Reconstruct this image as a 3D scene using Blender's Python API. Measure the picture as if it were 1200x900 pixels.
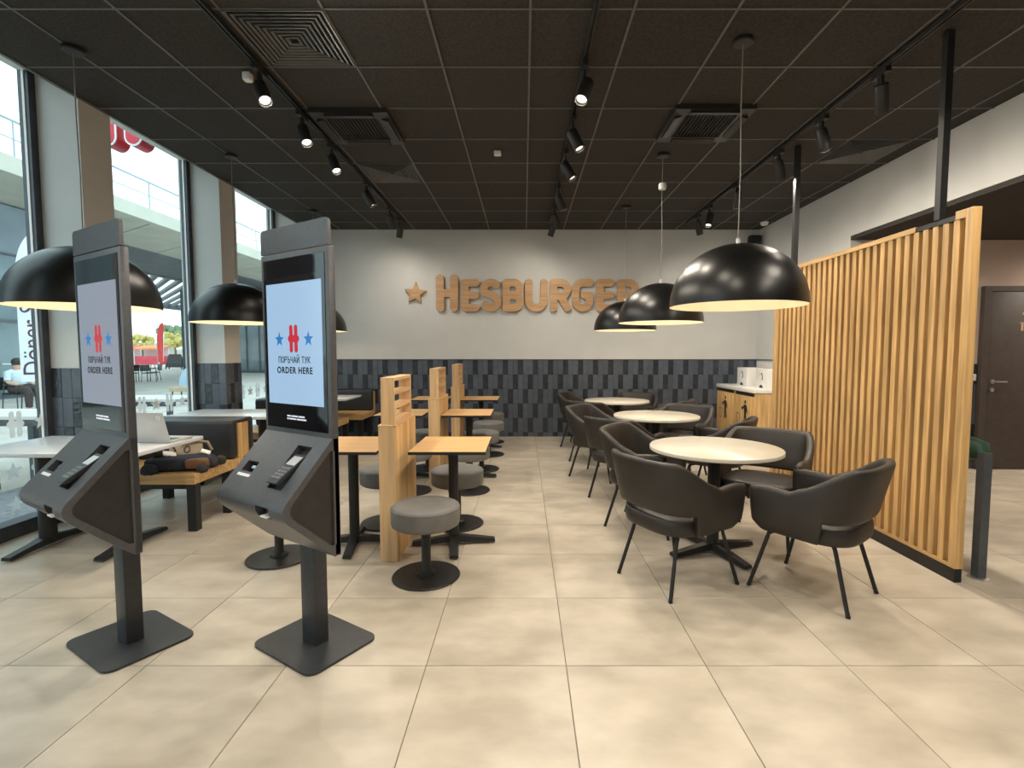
import bpy, bmesh, math, random
from mathutils import Vector, Matrix
random.seed(7)
PI = math.pi
R = math.radians
for _o in list(bpy.data.objects):
    bpy.data.objects.remove(_o)
S = bpy.context.scene
COL = S.collection

# ------------------------------------------------------------------ camera
FPX, CXP, DH, CAMH = 595.0, 614.0, 37.0, 1.408
cam_d = bpy.data.cameras.new('camera')
cam = bpy.data.objects.new('camera', cam_d)
COL.objects.link(cam)
cam_d.sensor_fit = 'HORIZONTAL'
cam_d.sensor_width = 36.0
cam_d.lens = FPX / 1200.0 * 36.0
cam_d.shift_x = -(CXP - 600.0) / 1200.0
cam.location = (0, 0, CAMH)
cam.rotation_euler = (PI / 2 - math.atan(DH / FPX), 0, 0)
cam_d.clip_start = 0.05
cam_d.clip_end = 500
S.camera = cam

# ------------------------------------------------------------------ view + sky
S.view_settings.view_transform = 'Standard'
S.view_settings.look = 'None'
S.view_settings.gamma = 1.0
S.view_settings.use_curve_mapping = False
S.view_settings.exposure = 0.0
SKY = 9.5
SPOT_W = 58.0
BULB_W = 3.5
W = bpy.data.worlds.new('overcast_sky')
S.world = W
W.use_nodes = True
nt = W.node_tree
nt.nodes.clear()
wo = nt.nodes.new('ShaderNodeOutputWorld')
bg = nt.nodes.new('ShaderNodeBackground')
tc = nt.nodes.new('ShaderNodeTexCoord')
mp = nt.nodes.new('ShaderNodeMapping')
mp.inputs['Scale'].default_value = (1, 1, 2.5)
nz = nt.nodes.new('ShaderNodeTexNoise')
nz.inputs['Scale'].default_value = 2.2
nz.inputs['Detail'].default_value = 5
rp = nt.nodes.new('ShaderNodeValToRGB')
rp.color_ramp.elements[0].position = 0.36
rp.color_ramp.elements[0].color = (0.165, 0.225, 0.245, 1)
rp.color_ramp.elements[1].position = 0.62
rp.color_ramp.elements[1].color = (0.205, 0.245, 0.258, 1)
nt.links.new(tc.outputs['Generated'], mp.inputs['Vector'])
nt.links.new(mp.outputs['Vector'], nz.inputs['Vector'])
nt.links.new(nz.outputs['Fac'], rp.inputs['Fac'])
nt.links.new(rp.outputs['Color'], bg.inputs['Color'])
bg.inputs['Strength'].default_value = SKY
nt.links.new(bg.outputs['Background'], wo.inputs['Surface'])

# ------------------------------------------------------------------ materials
MATS = {}
def srgb(r, g, b):
    f = lambda c: (c / 255 / 12.92) if c <= 10 else ((c / 255 + 0.055) / 1.055) ** 2.4
    return (f(r), f(g), f(b), 1)
def newmat(name):
    m = bpy.data.materials.new(name)
    m.use_nodes = True
    b = m.node_tree.nodes['Principled BSDF']
    MATS[name] = m
    return m, m.node_tree, b
def setb(b, rough=0.5, metal=0.0, spec=0.5):
    b.inputs['Roughness'].default_value = rough
    b.inputs['Metallic'].default_value = metal
    b.inputs['Specular IOR Level'].default_value = spec
def mottled(name, c0, c1, scale=8, rough=0.5, metal=0.0, spec=0.5, bump=0.0, stretch=(1, 1, 1), detail=4, bscale=None, rand=0.0, lo=0.35, hi=0.65):
    """two-tone noise material on object coordinates; rand shifts and tints it per object"""
    m, t, b = newmat(name)
    setb(b, rough, metal, spec)
    N = t.nodes
    L = t.links
    co = N.new('ShaderNodeTexCoord')
    ma = N.new('ShaderNodeMapping')
    ma.inputs['Scale'].default_value = stretch
    L.new(co.outputs['Object'], ma.inputs['Vector'])
    vec = ma.outputs['Vector']
    if rand:
        oi = N.new('ShaderNodeObjectInfo')
        mul = N.new('ShaderNodeMath'); mul.operation = 'MULTIPLY'; mul.inputs[1].default_value = 37.0
        L.new(oi.outputs['Random'], mul.inputs[0])
        ad = N.new('ShaderNodeVectorMath'); ad.operation = 'ADD'
        L.new(vec, ad.inputs[0]); L.new(mul.outputs[0], ad.inputs[1])
        vec = ad.outputs[0]
    n = N.new('ShaderNodeTexNoise')
    n.inputs['Scale'].default_value = scale
    n.inputs['Detail'].default_value = detail
    L.new(vec, n.inputs['Vector'])
    r = N.new('ShaderNodeValToRGB')
    r.color_ramp.elements[0].position = lo; r.color_ramp.elements[0].color = c0
    r.color_ramp.elements[1].position = hi; r.color_ramp.elements[1].color = c1
    L.new(n.outputs['Fac'], r.inputs['Fac'])
    out = r.outputs['Color']
    if rand:
        hs = N.new('ShaderNodeHueSaturation')
        mr = N.new('ShaderNodeMapRange')
        mr.inputs['To Min'].default_value = 1 - rand; mr.inputs['To Max'].default_value = 1 + rand
        L.new(oi.outputs['Random'], mr.inputs['Value'])
        L.new(mr.outputs['Result'], hs.inputs['Value'])
        L.new(out, hs.inputs['Color'])
        out = hs.outputs['Color']
    L.new(out, b.inputs['Base Color'])
    if bump:
        n2 = N.new('ShaderNodeTexNoise')
        n2.inputs['Scale'].default_value = bscale or scale * 4
        n2.inputs['Detail'].default_value = 3
        L.new(vec, n2.inputs['Vector'])
        bp = N.new('ShaderNodeBump')
        bp.inputs['Strength'].default_value = bump
        bp.inputs['Distance'].default_value = 0.01
        L.new(n2.outputs['Fac'], bp.inputs['Height'])
        L.new(bp.outputs['Normal'], b.inputs['Normal'])
    return m
def emit(name, col, st):
    m, t, b = newmat(name)
    setb(b, 0.25)
    b.inputs['Base Color'].default_value = (0.01, 0.01, 0.012, 1)
    b.inputs['Emission Color'].default_value = col
    b.inputs['Emission Strength'].default_value = st
    return m
def wood(name, base, axis, rough=0.45, rand=0.10, contrast=0.22):
    st = {'x': (1.2, 22, 22), 'y': (22, 1.2, 22), 'z': (22, 22, 1.2)}[axis]
    lo = tuple(c * (1 - contrast) for c in base[:3]) + (1,)
    hi = tuple(min(1, c * (1 + contrast)) for c in base[:3]) + (1,)
    return mottled(name, lo, hi, 1.6, rough, stretch=st, detail=5, rand=rand, bump=0.05, bscale=4)

mottled('wall_paint', srgb(198, 198, 196), srgb(202, 202, 200), 3, 0.75, spec=0.2, bump=0.02, bscale=220)
mottled('wall_paint_warm', srgb(204, 184, 172), srgb(208, 188, 176), 3, 0.75, spec=0.2)
mottled('floor_tile', srgb(168, 158, 142), srgb(197, 187, 171), 3.2, 0.36, spec=0.45, rand=0.04, detail=9, stretch=(1, 1.6, 1), lo=0.32, hi=0.68)
mottled('grout', srgb(112, 106, 98), srgb(122, 116, 106), 20, 0.8)
mottled('ceiling_board', srgb(56, 53, 51), srgb(68, 65, 63), 60, 0.85, spec=0.2, bump=0.25, bscale=260, rand=0.05)
mottled('ceiling_bar', srgb(92, 91, 90), srgb(98, 97, 96), 10, 0.45)
mottled('tile_matte', srgb(72, 79, 90), srgb(84, 91, 102), 14, 0.36, rand=0.12, bump=0.06, bscale=30)
mottled('tile_gloss', srgb(40, 45, 53), srgb(54, 59, 67), 10, 0.10, rand=0.15, bump=1.0, bscale=20)
mottled('tile_joint', srgb(46, 48, 52), srgb(52, 54, 58), 20, 0.8)
mottled('frame_dark', srgb(62, 66, 72), srgb(68, 72, 78), 12, 0.4, metal=0.3)
mottled('black_metal', srgb(30, 30, 31), srgb(36, 36, 37), 30, 0.42, spec=0.4, bump=0.03, bscale=300)
mottled('black_gloss', srgb(10, 10, 10), srgb(13, 12, 12), 10, 0.33, spec=0.42)
mottled('fixture_black', srgb(34, 33, 32), srgb(40, 39, 38), 10, 0.45)
mottled('vent_grey', srgb(84, 83, 82), srgb(90, 89, 88), 10, 0.4)
mottled('vent_black', srgb(38, 37, 36), srgb(44, 43, 42), 10, 0.4)
mottled('kiosk_grey', srgb(78, 78, 81), srgb(84, 84, 87), 40, 0.38, metal=0.2, bump=0.02, bscale=400)
mottled('kiosk_dark', srgb(40, 37, 36), srgb(46, 43, 42), 20, 0.5)
mottled('kiosk_base', srgb(52, 54, 57), srgb(58, 60, 63), 40, 0.42, metal=0.2)
mottled('screen_glass', srgb(14, 14, 20), srgb(18, 18, 24), 5, 0.06, spec=0.6)
emit('screen_white', srgb(160, 192, 222), 1.0)
emit('screen_white_dim', srgb(136, 142, 156), 1.0)  # copy of the screen white; viewing-angle dimming put into its colour
emit('screen_red', srgb(196, 36, 54), 1.0)
emit('screen_blue', srgb(34, 120, 190), 1.0)
mottled('screen_ink', srgb(14, 16, 20), srgb(16, 18, 22), 5, 0.3)
emit('screen_text', srgb(225, 228, 235), 1.0)
mottled('label_white', srgb(232, 232, 230), srgb(238, 238, 236), 10, 0.5)
mottled('white_top', srgb(210, 215, 220), srgb(214, 219, 224), 8, 0.22, spec=0.5)  # white window tops; bluish daylight mixed into the colour
mottled('white_top_lamplit', srgb(186, 180, 166), srgb(190, 184, 170), 8, 0.3, spec=0.35)  # white round tops; warm lamp light mixed into the colour
mottled('leather', srgb(38, 34, 31), srgb(45, 40, 36), 9, 0.48, spec=0.45, bump=0.10, bscale=160)
mottled('leather_seam', srgb(38, 34, 32), srgb(44, 40, 37), 9, 0.5)
mottled('bench_black', srgb(36, 38, 42), srgb(42, 44, 48), 9, 0.45, bump=0.06, bscale=160)
mottled('stool_grey', srgb(104, 103, 100), srgb(114, 113, 110), 9, 0.6, bump=0.05, bscale=200)
OAK = srgb(206, 167, 112)
for ax in 'xyz':
    wood('oak_' + ax, OAK, ax)
    wood('oak_pale_' + ax, srgb(208, 172, 128), ax, contrast=0.14)
wood('sign_oak', srgb(184, 146, 106), 'x', 0.5, 0.03, 0.16)
wood('table_oak', srgb(214, 172, 118), 'x', 0.35, 0.05, 0.10)
mottled('counter_white', srgb(226, 224, 220), srgb(232, 230, 226), 30, 0.35)
mottled('door_brown', srgb(66, 58, 54), srgb(72, 64, 60), 12, 0.5)
mottled('door_mark', srgb(176, 150, 128), srgb(180, 154, 132), 12, 0.5)
mottled('steel', srgb(190, 190, 190), srgb(200, 200, 200), 12, 0.3, metal=0.9)
mottled('post_grey', srgb(86, 92, 98), srgb(94, 100, 106), 20, 0.38, metal=0.4)
mottled('green_pad', srgb(24, 62, 46), srgb(30, 72, 54), 12, 0.6, bump=0.05, bscale=120)
mottled('navy_cloth', srgb(34, 38, 52), srgb(46, 50, 64), 24, 0.85, bump=0.2, bscale=200)
mottled('khaki_cloth', srgb(146, 132, 112), srgb(162, 148, 128), 24, 0.85, bump=0.15, bscale=200)
mottled('brown_leather', srgb(112, 78, 52), srgb(128, 92, 64), 16, 0.6)
mottled('charcoal_cloth', srgb(50, 46, 46), srgb(62, 58, 58), 20, 0.9, bump=0.25, bscale=90)
mottled('key_grey', srgb(112, 114, 116), srgb(120, 122, 124), 10, 0.5)
mottled('silver_shell', srgb(202, 203, 203), srgb(208, 209, 209), 10, 0.35, metal=0.35)
mottled('lamp_lining', srgb(240, 228, 206), srgb(244, 233, 212), 10, 0.6)
emit('bulb_glow', (1.0, 0.80, 0.55, 1), 6.0)
emit('lens_glow', (1.0, 0.88, 0.70, 1), 3.0)
# outside
mottled('plaza_paving', srgb(188, 183, 174), srgb(206, 201, 192), 1.4, 0.7, detail=8)
mottled('dark_paving', srgb(112, 116, 120), srgb(140, 143, 146), 24, 0.8, detail=8)
mottled('fascia_cream', srgb(188, 184, 170), srgb(198, 194, 180), 1, 0.6)
mottled('panel_grey', srgb(116, 126, 136), srgb(130, 140, 150), 1, 0.5)
mottled('panel_dark', srgb(74, 80, 86), srgb(82, 88, 94), 1, 0.5)
mottled('louver_white', srgb(214, 216, 216), srgb(222, 224, 224), 1, 0.6)
mottled('pergola_dark', srgb(92, 98, 104), srgb(104, 110, 116), 2, 0.6)
mottled('rail_grey', srgb(150, 166, 176), srgb(156, 172, 182), 2, 0.5)
mottled('facade_glass', srgb(92, 110, 116), srgb(132, 150, 154), 0.6, 0.15, spec=0.6)
mottled('flag_white', srgb(226, 230, 240), srgb(238, 240, 246), 2, 0.8)
mottled('flag_red', srgb(214, 60, 56), srgb(224, 72, 66), 2, 0.8)
mottled('ink_maroon', srgb(86, 56, 66), srgb(98, 66, 76), 6, 0.8)
mottled('sign_red', srgb(202, 30, 52), srgb(212, 40, 62), 2, 0.3)
mottled('sign_white', srgb(240, 240, 240), srgb(246, 246, 246), 2, 0.4)
mottled('stall_red', srgb(204, 70, 84), srgb(214, 84, 96), 2, 0.7)
mottled('stall_orange', srgb(226, 130, 84), srgb(234, 144, 98), 2, 0.7)
mottled('stall_blue', srgb(92, 172, 220), srgb(104, 182, 228), 2, 0.7)
mottled('stall_blue_pale', srgb(176, 206, 232), srgb(188, 214, 238), 2, 0.6)
mottled('stall_white', srgb(230, 228, 226), srgb(238, 236, 234), 2, 0.7)
mottled('leaf_yellow', srgb(176, 164, 92), srgb(206, 192, 116), 3, 0.8)
mottled('leaf_green', srgb(112, 128, 96), srgb(136, 150, 114), 3, 0.8)
mottled('bark', srgb(98, 88, 78), srgb(112, 102, 92), 4, 0.9)
mottled('bench_slat_white', srgb(226, 222, 214), srgb(234, 230, 222), 6, 0.6)
mottled('tan_wood', srgb(196, 170, 142), srgb(206, 180, 152), 6, 0.6)
mottled('skin', srgb(206, 162, 138), srgb(214, 170, 146), 6, 0.6)
mottled('hair_dark', srgb(44, 36, 32), srgb(54, 46, 40), 12, 0.7)
mottled('shirt_pale', srgb(200, 214, 222), srgb(212, 224, 230), 6, 0.8)
mottled('trousers_dark', srgb(62, 52, 52), srgb(72, 62, 60), 6, 0.8)
def frost_mat():
    m, t, b = newmat('decal_frost')
    N, L = t.nodes, t.links
    N.remove(b)
    d = N.new('ShaderNodeBsdfDiffuse'); d.inputs['Color'].default_value = (0.8, 0.82, 0.82, 1)
    tl = N.new('ShaderNodeBsdfTranslucent'); tl.inputs['Color'].default_value = (0.85, 0.86, 0.86, 1)
    mx = N.new('ShaderNodeMixShader'); mx.inputs[0].default_value = 0.7
    L.new(d.outputs[0], mx.inputs[1]); L.new(tl.outputs[0], mx.inputs[2])
    L.new(mx.outputs[0], N['Material Output'].inputs['Surface'])
frost_mat()
def glass_mat():
    m, t, b = newmat('window_glass')
    N, L = t.nodes, t.links
    N.remove(b)
    tr = N.new('ShaderNodeBsdfTransparent'); tr.inputs['Color'].default_value = (0.95, 0.98, 0.975, 1)
    gl = N.new('ShaderNodeBsdfGlossy'); gl.inputs['Roughness'].default_value = 0.02
    lw = N.new('ShaderNodeLayerWeight'); lw.inputs['Blend'].default_value = 0.5
    pw = N.new('ShaderNodeMath'); pw.operation = 'POWER'; pw.inputs[1].default_value = 5
    ma = N.new('ShaderNodeMath'); ma.operation = 'MULTIPLY_ADD'; ma.inputs[1].default_value = 0.45; ma.inputs[2].default_value = 0.03
    mx = N.new('ShaderNodeMixShader')
    L.new(lw.outputs['Facing'], pw.inputs[0]); L.new(pw.outputs[0], ma.inputs[0])
    L.new(ma.outputs[0], mx.inputs[0]); L.new(tr.outputs[0], mx.inputs[1]); L.new(gl.outputs[0], mx.inputs[2])
    L.new(mx.outputs[0], N['Material Output'].inputs['Surface'])
glass_mat()

# ------------------------------------------------------------------ geometry helpers
class MB:
    """collects shapes, then links them as ONE mesh object"""
    def __init__(s):
        s.v = []; s.f = []
    def add(s, v, f):
        o = len(s.v)
        s.v += [tuple(p) for p in v]
        s.f += [tuple(i + o for i in q) for q in f]
        return s
    def box(s, x0, x1, y0, y1, z0, z1):
        return s.add([(x0, y0, z0), (x1, y0, z0), (x1, y1, z0), (x0, y1, z0), (x0, y0, z1), (x1, y0, z1), (x1, y1, z1), (x0, y1, z1)],
                     [(3, 2, 1, 0), (4, 5, 6, 7), (0, 1, 5, 4), (1, 2, 6, 5), (2, 3, 7, 6), (3, 0, 4, 7)])
    def loft(s, rings, cap=True, closed=False):
        n = len(rings[0]); v = [p for r in rings for p in r]; f = []
        m = len(rings)
        for i in range(m if closed else m - 1):
            a, b = i * n, ((i + 1) % m) * n
            for j in range(n):
                k = (j + 1) % n
                f.append((a + j, a + k, b + k, b + j))
        if cap and not closed:
            f.append(tuple(range(n - 1, -1, -1))); f.append(tuple((m - 1) * n + j for j in range(n)))
        return s.add(v, f)
    def tube(s, pts, r, n=8, cap=True):
        pts = [Vector(p) for p in pts]
        rr = r if isinstance(r, (list, tuple)) else [r] * len(pts)
        rings = []; u = None
        for i, p in enumerate(pts):
            d = (pts[min(i + 1, len(pts) - 1)] - pts[max(i - 1, 0)]).normalized()
            if u is None:
                u = d.cross(Vector((0, 0, 1)))
                if u.length < 1e-3: u = d.cross(Vector((1, 0, 0)))
                u.normalize()
            else:
                u = (u - d * u.dot(d)).normalized()
            w = d.cross(u)
            rings.append([p + rr[i] * (math.cos(2 * PI * k / n) * u + math.sin(2 * PI * k / n) * w) for k in range(n)])
        return s.loft(rings, cap)
    def lathe(s, prof, n=24, c=(0, 0)):
        rings = [[(c[0] + r * math.cos(2 * PI * k / n), c[1] + r * math.sin(2 * PI * k / n), z) for k in range(n)] for r, z in prof]
        return s.loft(rings, True)
    def prism(s, poly, axis, a, b):
        def P(p, h):
            return {'x': (h, p[0], p[1]), 'y': (p[0], h, p[1]), 'z': (p[0], p[1], h)}[axis]
        return s.loft([[P(p, a) for p in poly], [P(p, b) for p in poly]], True)
    def rbox(s, x0, x1, y0, y1, z0, z1, r, seg=3):
        """box with rounded vertical-section edges in all directions, by bevelling"""
        bm = bmesh.new()
        bmesh.ops.create_cube(bm, size=1)
        for v in bm.verts:
            v.co = Vector(((x0 + x1) / 2 + v.co.x * (x1 - x0), (y0 + y1) / 2 + v.co.y * (y1 - y0), (z0 + z1) / 2 + v.co.z * (z1 - z0)))
        bmesh.ops.bevel(bm, geom=bm.edges[:], offset=r, segments=seg, profile=0.5, affect='EDGES')
        bm.verts.index_update()
        s.add([v.co[:] for v in bm.verts], [[v.index for v in f.verts] for f in bm.faces])
        bm.free()
        return s
    def mesh(s, name, mat, smooth=False, angle=40):
        me = bpy.data.meshes.new(name)
        me.from_pydata(s.v, [], s.f)
        bm = bmesh.new(); bm.from_mesh(me)
        bmesh.ops.recalc_face_normals(bm, faces=bm.faces)
        bm.to_mesh(me); bm.free()
        me.materials.append(MATS[mat])
        if smooth:
            me.polygons.foreach_set('use_smooth', [True] * len(me.polygons))
            try:
                me.set_sharp_from_angle(angle=R(angle))
            except Exception:
                pass
        return me
    def build(s, name, mat, parent=None, smooth=False, loc=None, rot=None, angle=40):
        return link(name, s.mesh(name, mat, smooth, angle), parent, loc, rot)
def link(name, me, parent=None, loc=None, rot=None):
    o = bpy.data.objects.new(name, me)
    COL.objects.link(o)
    if parent is not None: o.parent = parent
    if loc: o.location = loc
    if rot: o.rotation_euler = rot
    return o
def tag(o, label=None, cat=None, group=None, kind=None):
    if label: o['label'] = label
    if cat: o['category'] = cat
    if group: o['group'] = group
    if kind: o['kind'] = kind
    return o
def empty(name, loc=(0, 0, 0), rz=0.0, label=None, cat=None, group=None):
    o = bpy.data.objects.new(name, None)
    o.empty_display_size = 0.1
    COL.objects.link(o)
    o.location = loc; o.rotation_euler = (0, 0, rz)
    return tag(o, label, cat, group)
def copy_tree(o, parent=None):
    kids = list(o.children)
    c = o.copy(); COL.objects.link(c); c.parent = parent
    for k in kids: copy_tree(k, c)
    return c
def box(name, mat, x0, x1, y0, y1, z0, z1, parent=None, r=0.0):
    m = MB()
    if r: m.rbox(x0, x1, y0, y1, z0, z1, r, 2)
    else: m.box(x0, x1, y0, y1, z0, z1)
    return m.build(name, mat, parent, smooth=bool(r))
def structure(o):
    return tag(o, kind='structure')

def contours(f, x0, x1, y0, y1, h):
    """marching squares on f<0, linear interpolation; returns closed loops"""
    nx = int((x1 - x0) / h) + 2; ny = int((y1 - y0) / h) + 2
    V = [[f(x0 + i * h, y0 + j * h) for j in range(ny)] for i in range(nx)]
    seg = {}
    def ip(a, b):
        (i, j), (k, l) = a, b
        va, vb = V[i][j], V[k][l]
        t = va / (va - vb)
        return (round(x0 + (i + (k - i) * t) * h, 6), round(y0 + (j + (l - j) * t) * h, 6))
    for i in range(nx - 1):
        for j in range(ny - 1):
            c = [(i, j), (i + 1, j), (i + 1, j + 1), (i, j + 1)]
            ins = [V[a][b] < 0 for a, b in c]
            if all(ins) or not any(ins): continue
            ent = []; ex = []
            for k in range(4):
                a, b = k, (k + 1) % 4
                if ins[a] != ins[b]:
                    lo, hi = sorted((c[a], c[b]))
                    (ex if ins[a] else ent).append((k, ip(lo, hi)))
            for (k, p) in ex:
                q = min(ent, key=lambda e: (e[0] - k) % 4)
                if p != q[1]: seg[p] = q[1]
    loops = []
    while seg:
        st, nx_ = next(iter(seg.items())); lp = [st]
        cur = st
        while cur in seg:
            n = seg.pop(cur)
            if n == st: break
            lp.append(n); cur = n
        if len(lp) > 6: loops.append(lp)
    return loops
def curve_mesh(name, loops, depth, bevel, mat, sm=True):
    cu = bpy.data.curves.new(name, 'CURVE'); cu.dimensions = '2D'; cu.fill_mode = 'BOTH'
    for lp in loops:
        sp = cu.splines.new('POLY'); sp.points.add(len(lp) - 1)
        for p, q in zip(sp.points, lp): p.co = (q[0], q[1], 0, 1)
        sp.use_cyclic_u = True
    cu.extrude = depth; cu.bevel_depth = bevel; cu.bevel_resolution = 1
    return curve_to_mesh(name, cu, mat)
def curve_to_mesh(name, cu, mat):
    o = bpy.data.objects.new(name, cu); COL.objects.link(o)
    dg = bpy.context.evaluated_depsgraph_get(); dg.update()
    me = bpy.data.meshes.new_from_object(o.evaluated_get(dg))
    me.name = name
    bpy.data.objects.remove(o); bpy.data.curves.remove(cu)
    me.materials.clear(); me.materials.append(MATS[mat])
    return me
def text_mesh(name, s, size, mat, depth=0.0004, align='CENTER', offset=0.0):
    cu = bpy.data.curves.new(name, 'FONT')
    cu.body = s; cu.size = size; cu.extrude = depth; cu.align_x = align; cu.align_y = 'CENTER'; cu.offset = offset
    cu.resolution_u = 3
    if mat == 'screen_ink': cu.space_character = 1.16
    return curve_to_mesh(name, cu, mat)
def cap_sd(x, y, ax, ay, bx, by, r):
    dx, dy = bx - ax, by - ay
    L2 = dx * dx + dy * dy
    t = 0 if L2 == 0 else max(0, min(1, ((x - ax) * dx + (y - ay) * dy) / L2))
    return math.hypot(x - ax - t * dx, y - ay - t * dy) - r
def poly_sd(x, y, pts, r):
    return min(cap_sd(x, y, *pts[i], *pts[i + 1], r) for i in range(len(pts) - 1))
def star_loop(r, r2=None, rot=PI / 2):
    r2 = r2 or r * 0.42
    return [((r if k % 2 == 0 else r2) * math.cos(rot + k * PI / 5), (r if k % 2 == 0 else r2) * math.sin(rot + k * PI / 5)) for k in range(10)]
def h_logo_loops(h):
    """the two-bar emblem: two upright rounded bars crossed by a rounded bun; h = full height"""
    def f(x, y):
        return min(cap_sd(x, y, -0.145, -0.40, -0.145, 0.40, 0.10), cap_sd(x, y, 0.145, -0.40, 0.145, 0.40, 0.10), cap_sd(x, y, -0.21, 0, 0.21, 0, 0.125))
    return [[(a * h, b * h) for a, b in lp] for lp in contours(f, -0.45, 0.45, -0.6, 0.6, 0.03)]
def arc(cx, cy, rx, ry, a0, a1, n=14):
    return [(cx + rx * math.cos(R(a0 + (a1 - a0) * i / n)), cy + ry * math.sin(R(a0 + (a1 - a0) * i / n))) for i in range(n + 1)]

# ------------------------------------------------------------------ dimensions of the room
ZC, YW, XR = 3.408, 8.45, 3.864
XE, XG = -3.51, -3.90           # ceiling edge, glass plane
YF = -3.2                      # wall behind the viewer
FT, FX0, FY0 = 0.63, 0.19, 2.204
CT, GX0, GY0 = 0.606, 0.038, 3.096

# ------------------------------------------------------------------ floor
fl = box('floor', 'grout', -4.12, 8.2, YF, YW + 0.1, -0.12, -0.003)
structure(fl)
def make_tile(w, d, t, bev=0.0025):
    m = MB()
    hw, hd = w / 2, d / 2
    m.loft([[(-hw, -hd, -t), (hw, -hd, -t), (hw, hd, -t), (-hw, hd, -t)],
            [(-hw, -hd, -bev), (hw, -hd, -bev), (hw, hd, -bev), (-hw, hd, -bev)],
            [(-hw + bev, -hd + bev, 0), (hw - bev, -hd + bev, 0), (hw - bev, hd - bev, 0), (-hw + bev, hd - bev, 0)]])
    return m
ft_me = make_tile(FT - 0.004, FT - 0.004, 0.012, 0.0012).mesh('floor_tile', 'floor_tile')
cut_me = {}
def floor_piece(x0, x1, y0, y1):
    w, d = x1 - x0, y1 - y0
    if w < 0.02 or d < 0.02: return
    if abs(w - FT) < 1e-4 and abs(d - FT) < 1e-4: me = ft_me
    else:
        k = (round(w, 3), round(d, 3))
        if k not in cut_me: cut_me[k] = make_tile(w - 0.004, d - 0.004, 0.012, 0.0012).mesh('floor_tile', 'floor_tile')
        me = cut_me[k]
    link('floor_tile', me, fl, ((x0 + x1) / 2, (y0 + y1) / 2, 0))
for i in range(-7, 10):
    for j in range(-2, 10):
        x0, y0 = FX0 + i * FT, FY0 + j * FT
        x1, y1 = x0 + FT, y0 + FT
        x0, x1 = max(x0, -4.1), min(x1, 6.4)
        y1 = min(y1, YW)
        if x0 > XR - 0.05 and y0 > 6.05: continue
        if x0 > XR: y1 = min(y1, 6.1)
        if x1 > x0 and y1 > y0: floor_piece(x0, x1, y0, y1)
rest = MB()
for i in range(-7, 10):
    for j in range(-9, -2):
        x0, y0 = FX0 + i * FT, FY0 + j * FT
        x1, y1 = min(x0 + FT, 6.4), y0 + FT
        x0 = max(x0, -4.1); y0 = max(y0, YF)
        if y1 > y0: rest.box(x0 + 0.002, x1 - 0.002, y0 + 0.002, y1 - 0.002, -0.012, 0)
tag(rest.build('floor_tile_rest', 'floor_tile', fl), kind='stuff')

# ------------------------------------------------------------------ ceiling: T-bar grid with boards
xs = [XE] + [GX0 + i * CT for i in range(-5, 7) if XE + 0.05 < GX0 + i * CT < XR - 0.02] + [XR]
ys = [YF] + [GY0 + j * CT for j in range(-10, 9) if GY0 + j * CT < YW - 0.05] + [YW]
bars = MB()
for x in xs[1:-1]: bars.box(x - 0.0075, x + 0.0075, YF, YW, ZC, ZC + 0.03)
for y in ys[1:-1]: bars.box(XE, XR, y - 0.007, y + 0.007, ZC + 0.0008, ZC + 0.03)
bars.box(XE - 0.012, XE + 0.014, YF, YW, ZC - 0.004, ZC + 0.05)
ce = structure(bars.build('ceiling', 'ceiling_bar'))
holes = {(1, 0), (1, 2), (1, 4), (6, 2), (9, 3)}
vent_cells = {}
cb = {}
for a in range(len(xs) - 1):
    for b in range(len(ys) - 1):
        cx, cy = (xs[a] + xs[a + 1]) / 2, (ys[b] + ys[b + 1]) / 2
        w, d = xs[a + 1] - xs[a], ys[b + 1] - ys[b]
        hole = any(abs(cx - hx) < 0.15 and abs(cy - hy) < 0.15 for hx, hy in ((-1.477, 3.399), (-1.477, 4.611), (-1.477, 5.823), (1.553, 4.611), (3.371, 5.217)))
        if hole: continue
        k = (round(w, 3), round(d, 3))
        if k not in cb:
            cb[k] = MB().box(-w / 2 + 0.003, w / 2 - 0.003, -d / 2 + 0.003, d / 2 - 0.003, 0, 0.018).mesh('ceiling_tile', 'ceiling_board')
        link('ceiling_tile', cb[k], ce, (cx, cy, ZC + 0.006))
structure(box('roof', 'ceiling_board', -4.15, 8.3, YF - 0.1, YW + 0.2, 3.85, 4.0))

# ------------------------------------------------------------------ walls
wb = structure(MB().box(-4.15, 8.3, YW, YW + 0.15, 0, 3.9).build('wall_back', 'wall_paint'))
wr = structure(MB().box(XR, XR + 0.12, 6.1, YW, 0, 3.9).box(XR, XR + 0.12, YF, 6.1, 2.782, 3.9).build('wall_right', 'wall_paint'))
structure(MB().box(-4.15, 8.3, YF - 0.15, YF, 0, 3.9).build('wall_front', 'wall_paint'))
wc = structure(MB().box(XR + 0.12, 8.2, 6.1, 6.22, 0, 2.735).build('wall_corridor', 'wall_paint_warm'))
structure(box('wall_corridor_end', 'wall_paint_warm', 8.2, 8.3, YF, 6.22, 0, 2.735))
cc = structure(box('ceiling_corridor', 'ceiling_board', XR + 0.001, 8.2, YF, 6.1, 2.735, 2.780))
# window wall: head band, plinth kerb, pillars
structure(MB().box(-3.93, -3.85, YF, YW, 3.62, 3.9).build('wall_left', 'wall_paint'))
pillars = []
for n, (y0, y1) in enumerate(((0.45, 0.76), (2.29, 2.60), (4.13, 4.44), (5.98, 6.31), (7.98, YW))):
    p = structure(box('wall_pillar_%d' % (n + 1), 'wall_paint', -3.98, -3.515, y0, y1, 0, 3.85))
    pillars.append((p, y0, y1))
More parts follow.
